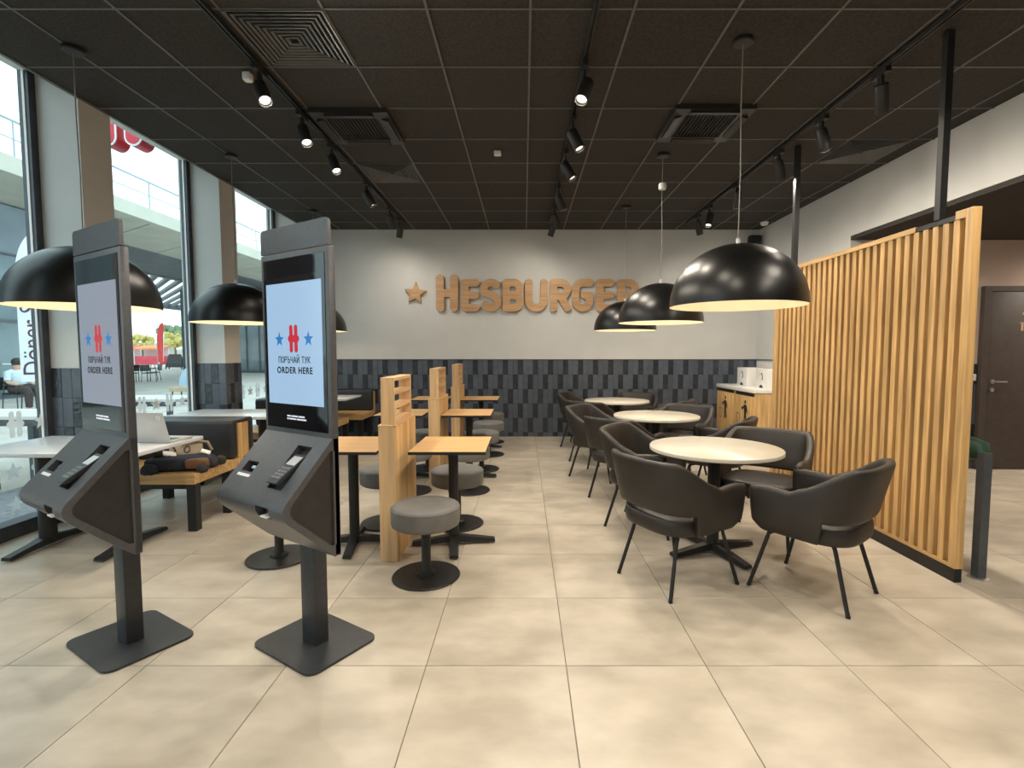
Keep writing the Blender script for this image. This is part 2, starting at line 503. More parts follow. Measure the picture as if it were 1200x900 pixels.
# wainscot of upright tiles
TW, TH, TT = 0.0833, 0.2415, 0.008
tm = {}
def tile_mesh(w, h, gloss):
    k = (round(w, 3), round(h, 3), gloss)
    if k not in tm:
        hw, hh, b = w / 2 - 0.001, h / 2 - 0.001, 0.002
        t = TT if gloss else TT - 0.002
        m = MB().loft([[(-hw, 0, -hh), (hw, 0, -hh), (hw, 0, hh), (-hw, 0, hh)],
                       [(-hw, -t + b, -hh), (hw, -t + b, -hh), (hw, -t + b, hh), (-hw, -t + b, hh)],
                       [(-hw + b, -t, -hh + b), (hw - b, -t, -hh + b), (hw - b, -t, hh - b), (-hw + b, -t, hh - b)]])
        tm[k] = m.mesh('wall_tile', 'tile_gloss' if gloss else 'tile_matte')
    return tm[k]
def wainscot(parent, P, rz, L, ztop=1.281, phase=0, limit=None, score=None):
    """tiles on a wall strip starting at P (x,y) running length L along local +x turned by rz; face = local -y"""
    c, s = math.cos(rz), math.sin(rz)
    cells = []
    nrow = int(math.ceil(ztop / TH))
    for r_ in range(nrow):
        z1 = ztop - r_ * TH; z0 = max(0.0, z1 - TH)
        i = 0
        while i * TW < L - 1e-6:
            a, b = i * TW, min(L, (i + 1) * TW)
            g = (i + phase + r_) % 3 == 0
            cells.append((a, b, z0, z1, g)); i += 1
    if limit and len(cells) > limit:
        cells.sort(key=score)
        stuff = cells[limit:]; cells = cells[:limit]
        for gl in (False, True):
            m = MB()
            for a, b, z0, z1, g in stuff:
                if g == gl:
                    t = TT if gl else TT - 0.002
                    m.box(a + 0.001, b - 0.001, -t, 0, z0 + 0.001, z1 - 0.001)
            if m.v: tag(m.build('wall_tile_rest', 'tile_gloss' if gl else 'tile_matte', parent, loc=(P[0], P[1], 0), rot=(0, 0, rz)), kind='stuff')
    for a, b, z0, z1, g in cells:
        if b - a < 0.006: continue
        lx = (a + b) / 2
        link('wall_tile', tile_mesh(b - a, z1 - z0, g), parent, (P[0] + c * lx, P[1] + s * lx, (z0 + z1) / 2), (0, 0, rz))
bk = box('tile_bed', 'tile_joint', -3.515, XR - 0.002, YW - 0.004, YW - 0.0005, 0, 1.283, wb)
def bs(c):
    x = -3.515 + c[0]; zc = (c[2] + c[3]) / 2
    px = 614 + 595 * x / YW
    return (px < 392) * 5 + (px > 888) * 5 + (px > 842 and zc < 0.85) * 5 + (1.281 - zc) * (1.0 if 590 < px < 680 else 2.0)
wainscot(wb, (-3.515, YW - 0.004), 0, 7.37, phase=1, limit=294, score=bs)
box('tile_trim', 'frame_dark', -3.515, XR, YW - 0.016, YW - 0.0005, 1.283, 1.295, wb)
box('tile_bed', 'tile_joint', XR + 0.125, 5.44, 6.094, 6.0995, 0, 1.27, wc)
wainscot(wc, (4.9, 6.094), 0, 0.54, ztop=1.268)
box('tile_trim', 'frame_dark', XR - 0.012, XR - 0.0005, 6.12, YW - 0.02, 1.283, 1.295, wr)
for k, (p, y0, y1) in enumerate(pillars):
    if k < 2: continue
    wainscot(p, (-3.93, y0 - 0.0005), 0, 0.415, phase=k)
    if k < 4: wainscot(p, (-3.5145, y0), PI / 2, y1 - y0, phase=k + 1)
# ------------------------------------------------------------------ windows
def window(n, y0, y1, decals=()):
    w = structure(MB().box(-3.925, -3.845, y0, y0 + 0.06, 0, 3.62).box(-3.925, -3.845, y1 - 0.06, y1, 0, 3.62)
                  .box(-4.0, -3.86, y0 + 0.06, y1 - 0.06, 0, 0.11).build('window_%d' % n, 'frame_dark'))
    box('head_rail', 'louver_white', -3.925, -3.845, y0 + 0.06, y1 - 0.06, 3.59, 3.62, w)
    box('pane', 'window_glass', XG - 0.006, XG + 0.006, y0 + 0.055, y1 - 0.055, 0.1, 3.6, w)
    m = MB()
    m.box(-3.890, -3.872, y1 - 0.066, y1 - 0.0605, 0.11, 3.59)
    m.box(-3.890, -3.872, y0 + 0.0605, y0 + 0.066, 0.11, 3.59)
    m.build('gasket', 'sign_white', w)
    return w
W0 = window(1, 0.76, 2.29)
W1 = window(2, 2.60, 4.13)
W2 = window(3, 4.44, 5.98)
W3 = window(4, 6.31, 7.98)
W5 = window(5, -1.2, 0.45)
W6 = window(6, YF, -1.2)
lg = h_logo_loops(0.20)
hl_me = curve_mesh('emblem_decal', lg, 0.0006, 0, 'decal_frost')
st_me = curve_mesh('star_decal', [star_loop(0.075)], 0.0006, 0, 'decal_frost')
GROT = (PI / 2, 0, PI / 2)
for w, ys_ in ((W1, (3.30, 3.86)), (W2, (4.75, 5.15, 5.55)), (W3, (6.6, 7.0, 7.4))):
    for q, y in enumerate(ys_):
        for r_, z in enumerate((0.86, 0.50)):
            yy = y + (0.17 if r_ else 0)
            link('emblem_decal', hl_me, w, (XG + 0.0085, yy, z), GROT)
            link('star_decal', st_me, w, (XG + 0.0085, yy - 0.21, z), GROT)
            link('star_decal', st_me, w, (XG + 0.0085, yy + 0.21, z - 0.0), GROT)
        link('star_decal', st_me, w, (XG + 0.0085, y - 0.03, 0.24), GROT)


# ================================================================== ORDER KIOSKS
def bool_cut(base, cutters, name, mat):
    """cut boxes out of a mesh (evaluated once, plain mesh result)"""
    bo = bpy.data.objects.new('tmp', base); COL.objects.link(bo)
    cs = []
    for c in cutters:
        co = bpy.data.objects.new('tmpc', c); COL.objects.link(co); cs.append(co)
        md = bo.modifiers.new('b', 'BOOLEAN'); md.operation = 'DIFFERENCE'; md.object = co; md.solver = 'EXACT'
    dg = bpy.context.evaluated_depsgraph_get(); dg.update()
    me = bpy.data.meshes.new_from_object(bo.evaluated_get(dg))
    for o in [bo] + cs: bpy.data.objects.remove(o)
    me.name = name; me.materials.clear(); me.materials.append(MATS[mat])
    return me
KS0 = Vector((0, -0.06, 1.03)); KD = Vector((0, -0.22, -0.23)).normalized(); KN = Vector((0, -0.23, 0.22)).normalized()
def slope_box(u, s0, s1, w, n0, n1):
    """box in the sloping console face: u,w across (metres), s down the slope, n out of the face"""
    m = MB(); v = []
    for n in (n0, n1):
        for (x, s_) in ((u - w / 2, s0), (u + w / 2, s0), (u + w / 2, s1), (u - w / 2, s1)):
            p = KS0 + KD * s_ + KN * n; v.append((x, p.y, p.z))
    m.add(v, [(3, 2, 1, 0), (4, 5, 6, 7), (0, 1, 5, 4), (1, 2, 6, 5), (2, 3, 7, 6), (3, 0, 4, 7)])
    return m
def round_rect(x0, x1, y0, y1, r, n=5, corners=(1, 1, 1, 1)):
    pts = []
    for (cx, cy, a0, k) in ((x1 - r, y1 - r, 0, 0), (x0 + r, y1 - r, 90, 1), (x0 + r, y0 + r, 180, 2), (x1 - r, y0 + r, 270, 3)):
        if corners[k]:
            pts += [(cx + r * math.cos(R(a0 + 90 * i / n)), cy + r * math.sin(R(a0 + 90 * i / n))) for i in range(n + 1)]
        else:
            pts.append((x1 if k in (0, 3) else x0, y1 if k in (0, 1) else y0))
    return pts
def cyr_loops(h):
    """the upper line of the start screen in plain strokes (unit cap height, then scaled to h)"""
    P = [[(0, 0), (0, 1), (.55, 1), (.55, 0)]]
    O = [arc(.32, .5, .32, .5, 0, 360, 24)]
    Rr = [[(0, 0), (0, 1), (.3, 1)] + arc(.3, .74, .26, .26, 90, -90, 10) + [(0, .48)]]
    HS = [[(-.06, 1), (.16, 1), (.16, 0), (.42, 0)] + arc(.42, .27, .25, .27, -90, 90, 10) + [(.16, .54)]]
    CH_ = [[(0, 1), (0, .62)] + arc(.22, .62, .22, .2, 180, 270, 8) + [(.52, .46)], [(.52, 1), (.52, 0)]]
    A = [[(0, 0), (.32, 1), (.64, 0)], [(.12, .32), (.52, .32)]]
    J = [[(0, 1), (0, 0), (.55, 1), (.55, 0)], [(.14, 1.30), (.275, 1.22), (.41, 1.30)]]
    T = [[(0, 1), (.58, 1)], [(.29, 1), (.29, 0)]]
    U = [[(0, 1), (.28, .36)], [(.56, 1), (.22, .08), (.02, 0)]]
    K = [[(0, 0), (0, 1)], [(0, .48), (.12, .48), (.5, 1)], [(.14, .52), (.54, 0)]]
    seq = [(P, .55), (O, .64), (Rr, .56), (HS, .67), (CH_, .52), (A, .64), (J, .55), (None, .25), (T, .58), (U, .56), (K, .54)]
    gap = .27
    tot = sum(w + gap for _, w in seq) - gap
    x = -tot / 2; out = []
    for st, w in seq:
        if st:
            for lp in contours(lambda a, b: min(poly_sd(a, b, q, .075) for q in st), -.2, w + .2, -.2, 1.5, .035):
                out.append([((a + x) * h, b * h) for a, b in lp])
        x += w + gap
    return out
def make_kiosk():
    k = empty('order_kiosk')
    MB().prism(round_rect(-0.235, 0.235, -0.185, 0.195, 0.05), 'z', 0, 0.012).build('base_plate', 'kiosk_base', k, smooth=True)
    MB().rbox(-0.045, 0.060, -0.035, 0.038, 0.010, 0.62, 0.004, 2).build('column', 'kiosk_base', k, smooth=True)
    HW = 0.257
    MB().rbox(-HW, HW, -0.060, -0.026, 0.505, 1.868, 0.005, 2).build('screen_housing', 'kiosk_grey', k, smooth=True)
    MB().prism(round_rect(-HW, HW, 1.872, 1.987, 0.022, corners=(1, 1, 0, 0)), 'y', -0.059, -0.044).build('header_plate', 'kiosk_grey', k, smooth=True)
    # console: rounded nose wedge
    nose = []
    A = Vector((-0.06, 1.03)); B = Vector((-0.285, 0.795)); C = Vector((-0.288, 0.735)); D = Vector((-0.06, 0.505))
    # rounded nose by quadratic blend between the two slopes
    tip = Vector((-0.325, 0.752))
    p0 = A + (tip - A) * 0.84; p2_ = D + (tip - D) * 0.80
    for i in range(9):
        t = i / 8; nose.append((1 - t) ** 2 * p0 + 2 * t * (1 - t) * tip + t * t * p2_)
    prof = [(-0.03, 1.03), tuple(A)] + [tuple(p) for p in nose] + [tuple(D), (-0.03, 0.505)]
    cen = Vector((-0.13, 0.765))
    inner = [tuple(cen + (Vector(p) - cen) * 0.80) for p in prof]
    m = MB()
    m.loft([[(-HW + 0.012, *p) for p in inner], [(-HW, *p) for p in inner], [(-HW - 0.0, *p) for p in prof], [(HW, *p) for p in prof], [(HW, *p) for p in inner], [(HW - 0.012, *p) for p in inner]])
    con = m.mesh('console', 'kiosk_grey')
    cut = [slope_box(-0.158, 0.172, 0.226, 0.088, -0.035, 0.03).mesh('c', 'kiosk_dark'),
           slope_box(0.117, 0.055, 0.275, 0.105, -0.035, 0.03).mesh('c', 'kiosk_dark'),
           MB().box(0.06, 0.155, -0.34, -0.245, 0.715, 0.765).mesh('c', 'kiosk_dark')]
    me = bool_cut(con, cut, 'console', 'kiosk_grey')
    co = link('console', me, k)
    for sx in (-1, 1):
        MB().prism([tuple(cen + (Vector(p) - cen) * 0.79) for p in prof], 'x', sx * (HW - 0.0118), sx * (HW - 0.0112)).build('side_panel', 'kiosk_dark', co)
    slope_box(-0.158, 0.172, 0.226, 0.086, -0.034, -0.030).build('scanner_window', 'screen_glass', co)
    slope_box(-0.150, 0.185, 0.200, 0.050, -0.030, -0.018).build('scanner_lens', 'steel', co)
    slope_box(-0.158, 0.238, 0.252, 0.10, 0.0002, 0.0012).build('scanner_label', 'label_white', co)
    slope_box(0.117, 0.055, 0.275, 0.103, -0.034, -0.031).build('slot_floor', 'kiosk_dark', co)
    # card terminal lying in the slot, its foot end raised
    t = empty('card_terminal'); t.parent = co
    ta = bpy.data.objects.new('x', None)
    bpy.data.objects.remove(t); bpy.data.objects.remove(ta)
    T = MB()
    def tb(u0, u1, s0, s1, n0, n1):
        v = []
        for n in (n0, n1):
            for (x, s_) in ((u0, s0), (u1, s0), (u1, s1), (u0, s1)):
                lift = -0.026 + 0.042 * max(0, (s_ - 0.09)) / 0.17
                p = KS0 + KD * s_ + KN * (n + lift); v.append((x, p.y, p.z))
        return v, [(3, 2, 1, 0), (4, 5, 6, 7), (0, 1, 5, 4), (1, 2, 6, 5), (2, 3, 7, 6), (3, 0, 4, 7)]
    T.add(*tb(0.078, 0.156, 0.095, 0.262, 0, 0.016))
    tm_ = T.build('card_terminal', 'kiosk_base', co)
    # keys and display sit on the terminal; kept as parts of the console (two levels below the kiosk)
    D_ = MB().add(*tb(0.086, 0.148, 0.108, 0.158, 0.016, 0.0168)); D_.build('terminal_display', 'silver_shell', co)  # silver colour stands in for a bright reflection on the display
    K_ = MB()
    for a in range(4):
        for b in range(3):
            K_.add(*tb(0.088 + b * 0.021, 0.104 + b * 0.021, 0.172 + a * 0.018, 0.185 + a * 0.018, 0.016, 0.0185))
    K_.build('terminal_keys', 'key_grey', co)
    MB().box(0.062, 0.153, -0.262, -0.250, 0.717, 0.763).build('receipt_slot', 'kiosk_dark', co)
    MB().box(0.095, 0.145, -0.302, -0.262, 0.722, 0.728).build('receipt_paper', 'label_white', co)
    # screen
    g = MB().rbox(-0.236, 0.232, -0.0625, -0.0595, 1.052, 1.842, 0.0012, 1).build('screen_glass', 'screen_glass', k)
    MB().box(-0.214, 0.208, -0.0632, -0.0622, 1.167, 1.728).build('screen_image', 'screen_white', k)
    sc = k
    link('screen_emblem', curve_mesh('screen_emblem', h_logo_loops(0.128), 0.0003, 0, 'screen_red'), sc, (-0.004, -0.0636, 1.471), (PI / 2, 0, 0))
    sme = curve_mesh('screen_star', [star_loop(0.036)], 0.0003, 0, 'screen_blue')
    for dx in (-0.112, 0.112): link('screen_star', sme, sc, (-0.004 + dx, -0.0636, 1.468), (PI / 2, 0, 0))
    link('screen_text', curve_mesh('screen_text', cyr_loops(0.0275), 0.0003, 0, 'screen_ink'), sc, (-0.004, -0.0636, 1.3605), (PI / 2, 0, 0))
    link('screen_text', text_mesh('screen_text', 'ORDER HERE', 0.0415, 'screen_ink', offset=0.0011), sc, (-0.004, -0.0636, 1.324), (PI / 2, 0, 0))
    # two short lines of small print, too small to read
    m = MB()
    for z, ws in ((1.112, (0.030, 0.048, 0.044)), (1.099, (0.012, 0.052, 0.070))):
        x = -0.07
        for w in ws:
            m.box(x, x + w, -0.0640, -0.0630, z - 0.0035, z + 0.0035); x += w + 0.006
    m.build('screen_small_print', 'screen_text', sc)
    return k
k2 = make_kiosk()
k1 = copy_tree(k2)
k2.location = (-1.02, 2.39, 0); k2.rotation_euler = (0, 0, R(-33))
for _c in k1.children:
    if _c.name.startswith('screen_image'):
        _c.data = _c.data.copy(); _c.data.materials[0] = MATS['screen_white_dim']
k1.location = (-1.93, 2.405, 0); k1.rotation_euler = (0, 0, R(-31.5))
tag(k2, 'grey self-order kiosk with bright screen, in front of the wooden tables', 'kiosk', 'self-order kiosks')
tag(k1, 'grey self-order kiosk with dimmed screen colour, in front of the left windows', 'kiosk', 'self-order kiosks')

# ================================================================== PENDANT LAMPS
def make_pendant():
    p = empty('pendant_lamp')
    RR, HH, z0 = 0.428, 0.405, 1.712
    out = [(RR * math.cos(R(a)), z0 + HH * math.sin(R(a)) ** 0.96) for a in range(0, 86, 5)] + [(0.03, z0 + HH), (0.0005, z0 + HH + 0.001)]
    inn = [(r * 0.988, z0 + (z - z0) * 0.985) for r, z in reversed(out)]
    m = MB(); n = 56
    m.loft([[(r * math.cos(2 * PI * k / n), r * math.sin(2 * PI * k / n), z) for k in range(n)] for r, z in out + [(r, z) for r, z in inn[:1]]], True)
    m2 = MB()
    m = MB()
    rings = [[(r * math.cos(2 * PI * k / n), r * math.sin(2 * PI * k / n), z) for k in range(n)] for r, z in out]
    m.loft(rings, False)
    m.build('lamp_shade', 'black_gloss', p, smooth=True, angle=60)
    rin = [[(r * math.cos(2 * PI * k / n), r * math.sin(2 * PI * k / n), z) for k in range(n)] for r, z in inn]
    rin.append(rings[0])
    m2.loft(rin, False)
    m2.build('shade_lining', 'lamp_lining', p, smooth=True, angle=60)
    MB().lathe([(0.0, z0 + HH - 0.002), (0.012, z0 + HH - 0.002), (0.012, z0 + HH + 0.035), (0.006, z0 + HH + 0.04), (0, z0 + HH + 0.04)], 12).build('cord_grip', 'silver_shell', p, smooth=True)
    MB().tube([(0, 0, z0 + HH + 0.03), (0.004, 0, 2.6), (-0.003, 0, 3.0), (0, 0, ZC - 0.01)], 0.0038, 6).build('cord', 'steel_cord', p)
    MB().lathe([(0, ZC), (0.062, ZC), (0.062, ZC - 0.020), (0.056, ZC - 0.026), (0, ZC - 0.026)], 28).build('ceiling_rose', 'black_metal', p, smooth=True)
    MB().lathe([(0.001, z0 + 0.36), (0.03, z0 + 0.36), (0.03, z0 + 0.28), (0.001, z0 + 0.28)], 16).build('lamp_holder', 'label_white', p, smooth=True)
    MB().lathe([(0.001, z0 + 0.28), (0.028, z0 + 0.27), (0.05, z0 + 0.21), (0.045, z0 + 0.17), (0.001, z0 + 0.15)], 20).build('bulb', 'bulb_glow', p, smooth=True)
    return p
mottled('steel_cord', srgb(120, 116, 110), srgb(130, 126, 120), 20, 0.5)
PEND = [(1.407, 3.388, 'black dome pendant lamp hanging over the nearest round white table'),
        (1.407, 5.274, 'black dome pendant lamp hanging over the middle round white table'),
        (1.405, 7.110, 'black dome pendant lamp over the farthest round table, before the wall letters'),
        (-2.975, 3.480, 'black dome pendant lamp behind the left kiosk by the windows'),
        (-2.975, 5.296, 'black dome pendant lamp between the two kiosks, before the second pillar'),
        (-2.985, 7.300, 'black dome pendant lamp mostly hidden behind the bright-screen kiosk')]
pend0 = make_pendant()
for i, (x, y, lab) in enumerate(PEND):
    p = pend0 if i == 0 else copy_tree(pend0)
    p.location = (x, y, 0)
    tag(p, lab, 'pendant lamp', 'black dome pendant lamps')
    ld = bpy.data.lights.new('bulb_light', 'POINT'); ld.energy = BULB_W; ld.color = (1, 0.82, 0.6); ld.shadow_soft_size = 0.05
    lo = bpy.data.objects.new('bulb_light', ld); COL.objects.link(lo); lo.parent = p; lo.location = (0, 0, 1.712 + 0.10)
    if i == 1:
        MB().lathe([(0.004, 3.06), (0.034, 3.06), (0.04, 3.075), (0.04, 3.105), (0.034, 3.12), (0.004, 3.12)], 18).build('cord_winder', 'label_white', p, smooth=True)

# ================================================================== CEILING TRACKS AND SPOTLIGHTS
def make_spot():
    s_ = empty('track_spotlight')
    MB().box(-0.020, 0.020, -0.075, 0.075, -0.034, -0.002).build('adapter', 'fixture_black', s_)
    MB().box(-0.010, 0.010, -0.022, 0.022, -0.150, -0.032).build('stem', 'fixture_black', s_)
    h = MB().lathe([(0.0005, 0.062), (0.040, 0.062), (0.046, 0.055), (0.046, -0.120), (0.042, -0.125), (0.039, -0.120), (0.036, -0.098), (0.0005, -0.096)], 28).build('lamp_head', 'fixture_black', s_, smooth=True)
    MB().lathe([(0.0005, -0.0975), (0.0355, -0.0985), (0.0355, -0.102), (0.0005, -0.1025)], 20).build('lens', 'lens_glow', h, smooth=True)
    return s_
spot0 = make_spot()
TR = {'left': (-1.835, [0.2, 1.25, 2.25, 3.65, 4.33, 4.98, 6.05, 7.08, 7.62], 'windows'),
      'centre': (0.415, [0.3, 1.35, 2.35, 3.62, 4.42, 5.15, 6.20, 7.05, 7.55], 'aisle'),
      'right': (2.505, [0.4, 1.4, 2.4, 3.69, 4.40, 5.12, 6.10, 7.0, 7.45], 'slatted screen')}
ORD = ['', '', '', 'nearest visible', 'second', 'third', 'fourth', 'fifth', 'farthest']
AIM = {'left': [(0.3, 0, -0.9), (0.35, 0, -0.9), (0.3, 0.1, -0.9), (0.42, -0.42, -0.80), (0.36, -0.38, -0.85), (0.40, -0.36, -0.85), (0.50, 0.05, -0.85), (0.25, 0.25, -0.92), (-0.20, 0.25, -0.92)],
       'centre': [(-0.4, 0, -0.9), (0.4, 0.0, -0.9), (-0.3, 0.0, -0.9), (-0.30, -0.42, -0.86), (0.36, -0.22, -0.86), (0.46, -0.18, -0.84), (0.36, 0.08, -0.88), (0.40, 0.20, -0.88), (-0.32, 0.25, -0.88)],
       'right': [(-0.3, 0, -0.9), (-0.35, 0.1, -0.9), (-0.3, 0.1, -0.9), (0.30, 0.30, -0.86), (0.26, -0.05, -0.95), (0.28, 0.12, -0.95), (0.10, 0.12, -0.95), (-0.25, -0.30, -0.9), (0.30, 0.2, -0.92)]}
first = True
for nm in ('left', 'centre', 'right'):
    tx, yy, near = TR[nm]
    t = MB().box(tx - 0.018, tx - 0.006, -0.6, 7.95, ZC - 0.033, ZC - 0.004).box(tx + 0.006, tx + 0.018, -0.6, 7.95, ZC - 0.033, ZC - 0.004).box(tx - 0.006, tx + 0.006, -0.6, 7.95, ZC - 0.020, ZC - 0.004)
    o = t.build('lighting_track', 'fixture_black')
    tag(o, {'left': 'black ceiling lighting track on the left, nearest the windows', 'centre': 'black ceiling lighting track along the middle of the ceiling', 'right': 'black ceiling lighting track on the right, above the slatted screen'}[nm], 'lighting track', 'ceiling lighting tracks')
    for i, y in enumerate(yy):
        s_ = spot0 if first else copy_tree(spot0)
        first = False
        s_.location = (tx, y, ZC - 0.033)
        a = Vector(AIM[nm][i]).normalized()
        hd = [c for c in s_.children if c.name.startswith('lamp_head')][0]
        hd.location = (0.010, 0, -0.150)
        hd.rotation_euler = a.to_track_quat('-Z', 'Y').to_euler()
        if i < 3: lab = 'black track spotlight overhead on the %s track, before the visible ones' % nm + (', first', ', second', ', third')[i]
        else: lab = 'black cylinder spotlight, %s on the %s ceiling track' % (ORD[i], {'left': 'left', 'centre': 'middle', 'right': 'right'}[nm])
        tag(s_, lab, 'spotlight', 'track spotlights')
        ld = bpy.data.lights.new('spot_light', 'SPOT')
        ld.energy = SPOT_W * (0.55 if nm == 'left' else 1.0) * (0.85 if i < 3 else (0.07 if i > 6 else 1.0)); ld.color = (1.0, 0.89, 0.74); ld.spot_size = R(168); ld.spot_blend = 1.0; ld.shadow_soft_size = 0.027
        lo = bpy.data.objects.new('spot_light', ld); COL.objects.link(lo); lo.parent = hd; lo.location = (0, 0, -0.128)

# unseen lamps added to brighten the corridor and fill from behind the viewer
def added_lamp(x, y, z, w, lab, col=(1.0, 0.86, 0.70)):
    d = empty('added_lamp', (x, y, z), 0, lab, 'added_lamp', 'added unseen lamps')
    MB().lathe([(0.055, 0.0), (0.085, 0.0), (0.085, -0.006), (0.058, -0.010), (0.055, 0.0)], 28).build('trim_ring', 'fixture_black', d, smooth=True)
    MB().lathe([(0.0005, 0.0), (0.056, 0.0), (0.056, -0.003), (0.0005, -0.004)], 24).build('lens', 'lens_glow', d)
    l = bpy.data.lights.new('added_light', 'SPOT'); l.energy = w; l.color = col; l.spot_size = R(172); l.spot_blend = 1.0; l.shadow_soft_size = 0.05
    o_ = bpy.data.objects.new('added_light', l); COL.objects.link(o_); o_.parent = d; o_.location = (0, 0, -0.015)
added_lamp(5.9, 3.9, 2.735, 90, 'unseen lamp added in the corridor ceiling, nearer the opening')
added_lamp(6.7, 5.25, 2.735, 230, 'unseen lamp added in the corridor ceiling, deeper inside')
for k, (x, y) in enumerate(((-2.4, -1.9), (-0.3, -1.9), (1.8, -1.9))):
    added_lamp(x, y, ZC, 60, 'unseen fill lamp added behind the viewer, %s of the row of three' % ('left', 'middle', 'right')[k])

# ================================================================== CEILING FITTINGS
def diffuser(x, y, lab, sz=0.596):
    d = empty('air_diffuser', (x, y, ZC), 0, lab, 'ceiling vent', 'square ceiling diffusers')
    h = sz / 2
    MB().box(-h, h, -h, h, 0.03, 0.04).build('backing', 'black_gloss', d)
    for k in range(9):
        a = h - k * 0.032; b = a - 0.015
        if b < 0.02: break
        m = MB()
        m.loft([[(-o_, -o_, z_), (o_, -o_, z_), (o_, o_, z_), (-o_, o_, z_)] for o_, z_ in ((a, -0.006), (b, -0.001), (b, 0.006), (a, 0.002))], False, True)
        m.build('louver_ring', 'vent_grey', d)
    return d
diffuser(-1.477, 3.399, 'large square ceiling diffuser nearest the viewer, left of centre')
diffuser(-1.477, 5.823, 'square ceiling diffuser behind the left air-conditioner grille')
diffuser(3.371, 5.217, 'square ceiling diffuser on the right above the slatted screen')
def cassette(x, y, lab):
    c = empty('ceiling_cassette', (x, y, ZC), 0, lab, 'air conditioner', 'ceiling air conditioners')
    h = 0.325
    fr = MB()
    g = 0.215
    fr.box(-h, h, -h, -g, -0.035, 0.01).box(-h, h, g, h, -0.035, 0.01).box(-h, -g, -g, g, -0.035, 0.01).box(g, h, -g, g, -0.035, 0.01)
    fr.build('frame', 'vent_black', c)
    MB().box(-g, g, -g, g, 0.0, 0.01).build('backing', 'tile_joint', c)
    for k in range(14):
        xx = -g + 0.02 + k * 0.0305
        m = MB().loft([[(xx - 0.008, -g, -0.03), (xx - 0.002, -g, -0.03), (xx + 0.010, -g, -0.006), (xx + 0.004, -g, -0.006)],
                       [(xx - 0.008, g, -0.03), (xx - 0.002, g, -0.03), (xx + 0.010, g, -0.006), (xx + 0.004, g, -0.006)]])
        m.build('grille_slat', 'vent_black', c)
    for k in range(4):
        a = k * PI / 2
        MB().add(*(lambda q: (q.v, q.f))(MB().loft([[(-0.2, -0.305, -0.036), (-0.2, -0.245, -0.036), (-0.2, -0.245, -0.041), (-0.2, -0.305, -0.058)], [(0.2, -0.305, -0.036), (0.2, -0.245, -0.036), (0.2, -0.245, -0.041), (0.2, -0.305, -0.058)]]))).build('air_flap', 'fixture_black', c, rot=(0, 0, a))
    return c
cassette(-1.45, 4.62, 'black ceiling air-conditioner with slatted grille, left of the middle track')
cassette(1.56, 4.56, 'black ceiling air-conditioner with slatted grille, right of the middle track')
o = MB().rbox(-0.035, 0.035, -0.028, 0.028, -0.045, 0, 0.010, 2).build('motion_sensor', 'label_white', smooth=True, loc=(-0.263, 5.186, ZC))
tag(o, 'small white motion sensor box on the dark ceiling', 'sensor')
o = MB().lathe([(0.001, 0), (0.055, 0), (0.058, -0.02), (0.045, -0.045), (0.02, -0.05), (0.001, -0.05)], 24).build('smoke_detector', 'label_white', smooth=True, loc=(3.70, 7.95, ZC))
tag(o, 'round white smoke detector on ceiling in far right corner', 'smoke detector')
# white sensor beside the first left spotlight
o = MB().rbox(-0.03, 0.03, -0.03, 0.03, -0.06, 0, 0.012, 2).build('ceiling_sensor', 'label_white', smooth=True, loc=(-1.98, 3.77, ZC))
tag(o, 'white ceiling sensor beside the nearest left spotlight', 'sensor')
sp = empty('wall_speaker', (3.74, YW, 3.10), 0, 'black loudspeaker high in the far right wall corner', 'speaker')
MB().rbox(-0.09, 0.09, -0.14, -0.02, 0, 0.20, 0.02, 3).build('cabinet', 'black_metal', sp, smooth=True)
MB().box(-0.075, 0.075, -0.1425, -0.1395, 0.02, 0.18).build('grille', 'fixture_black', sp)
MB().box(-0.03, 0.03, -0.03, 0, 0.06, 0.14).build('bracket', 'black_metal', sp)

# ================================================================== WALL LETTERING
sg = empty('wall_sign', (-1.44, YW, 2.08), 0, 'raised wooden letters spelling a word on the grey back wall', 'sign')
def letter(ch, w, h, st):
    r = st / 2
    a, b, c, d = r, w - r, r, h - r
    m = h / 2
    if ch == 'H': S_ = [[(a, c), (a, d)], [(b, c), (b, d)], [(a, m), (b, m)]]
    elif ch == 'E': S_ = [[(b, d), (a, d), (a, c), (b, c)], [(a, m), (b, m)]]
    elif ch == 'U': S_ = [[(a, d)] + arc(w / 2, c + (b - a) / 2, (b - a) / 2, (b - a) / 2, 180, 360) + [(b, d)]]
    elif ch == 'S':
        q = (d - c) / 4
        S_ = [arc((a + b) / 2, d - q, (b - a) / 2, q, 35, 200) + [((a + b) / 2, m)] + arc((a + b) / 2, c + q, (b - a) / 2, q, 30, -145)]
        S_ = [arc((a + b) / 2, d - q, (b - a) / 2, q, 40, 215) + arc((a + b) / 2, c + q, (b - a) / 2, q, 35, -145)]
    elif ch == 'G':
        ry = (d - c) / 2; rx = (b - a) / 2
        S_ = [[(b, d)] + arc(a + rx, d - rx, rx, rx, 90, 180) + arc(a + rx, c + rx, rx, rx, 180, 360) + [(b, m), (a + rx * 1.25, m)]]
    elif ch == 'B':
        q = (d - m) / 2; q2 = (m - c) / 2
        S_ = [[(a, c), (a, d), (b - q - 0.01, d)] + arc(b - q - 0.01, d - q, q, q, 90, -90) + [(a, m)], [(a, m), (b - q2, m)] + arc(b - q2, c + q2, q2, q2, 90, -90) + [(a, c)]]
    elif ch == 'R':
        q = (d - m + 0.01) / 2
        S_ = [[(a, c), (a, d), (b - q, d)] + arc(b - q, d - q, q, q, 90, -90) + [(a, d - 2 * q)], [(w / 2, d - 2 * q), (b, c)]]
    f = lambda x, y: min(poly_sd(x, y, s_, r) for s_ in S_)
    return contours(f, -0.02, w + 0.02, -0.02, h + 0.02, 0.011)
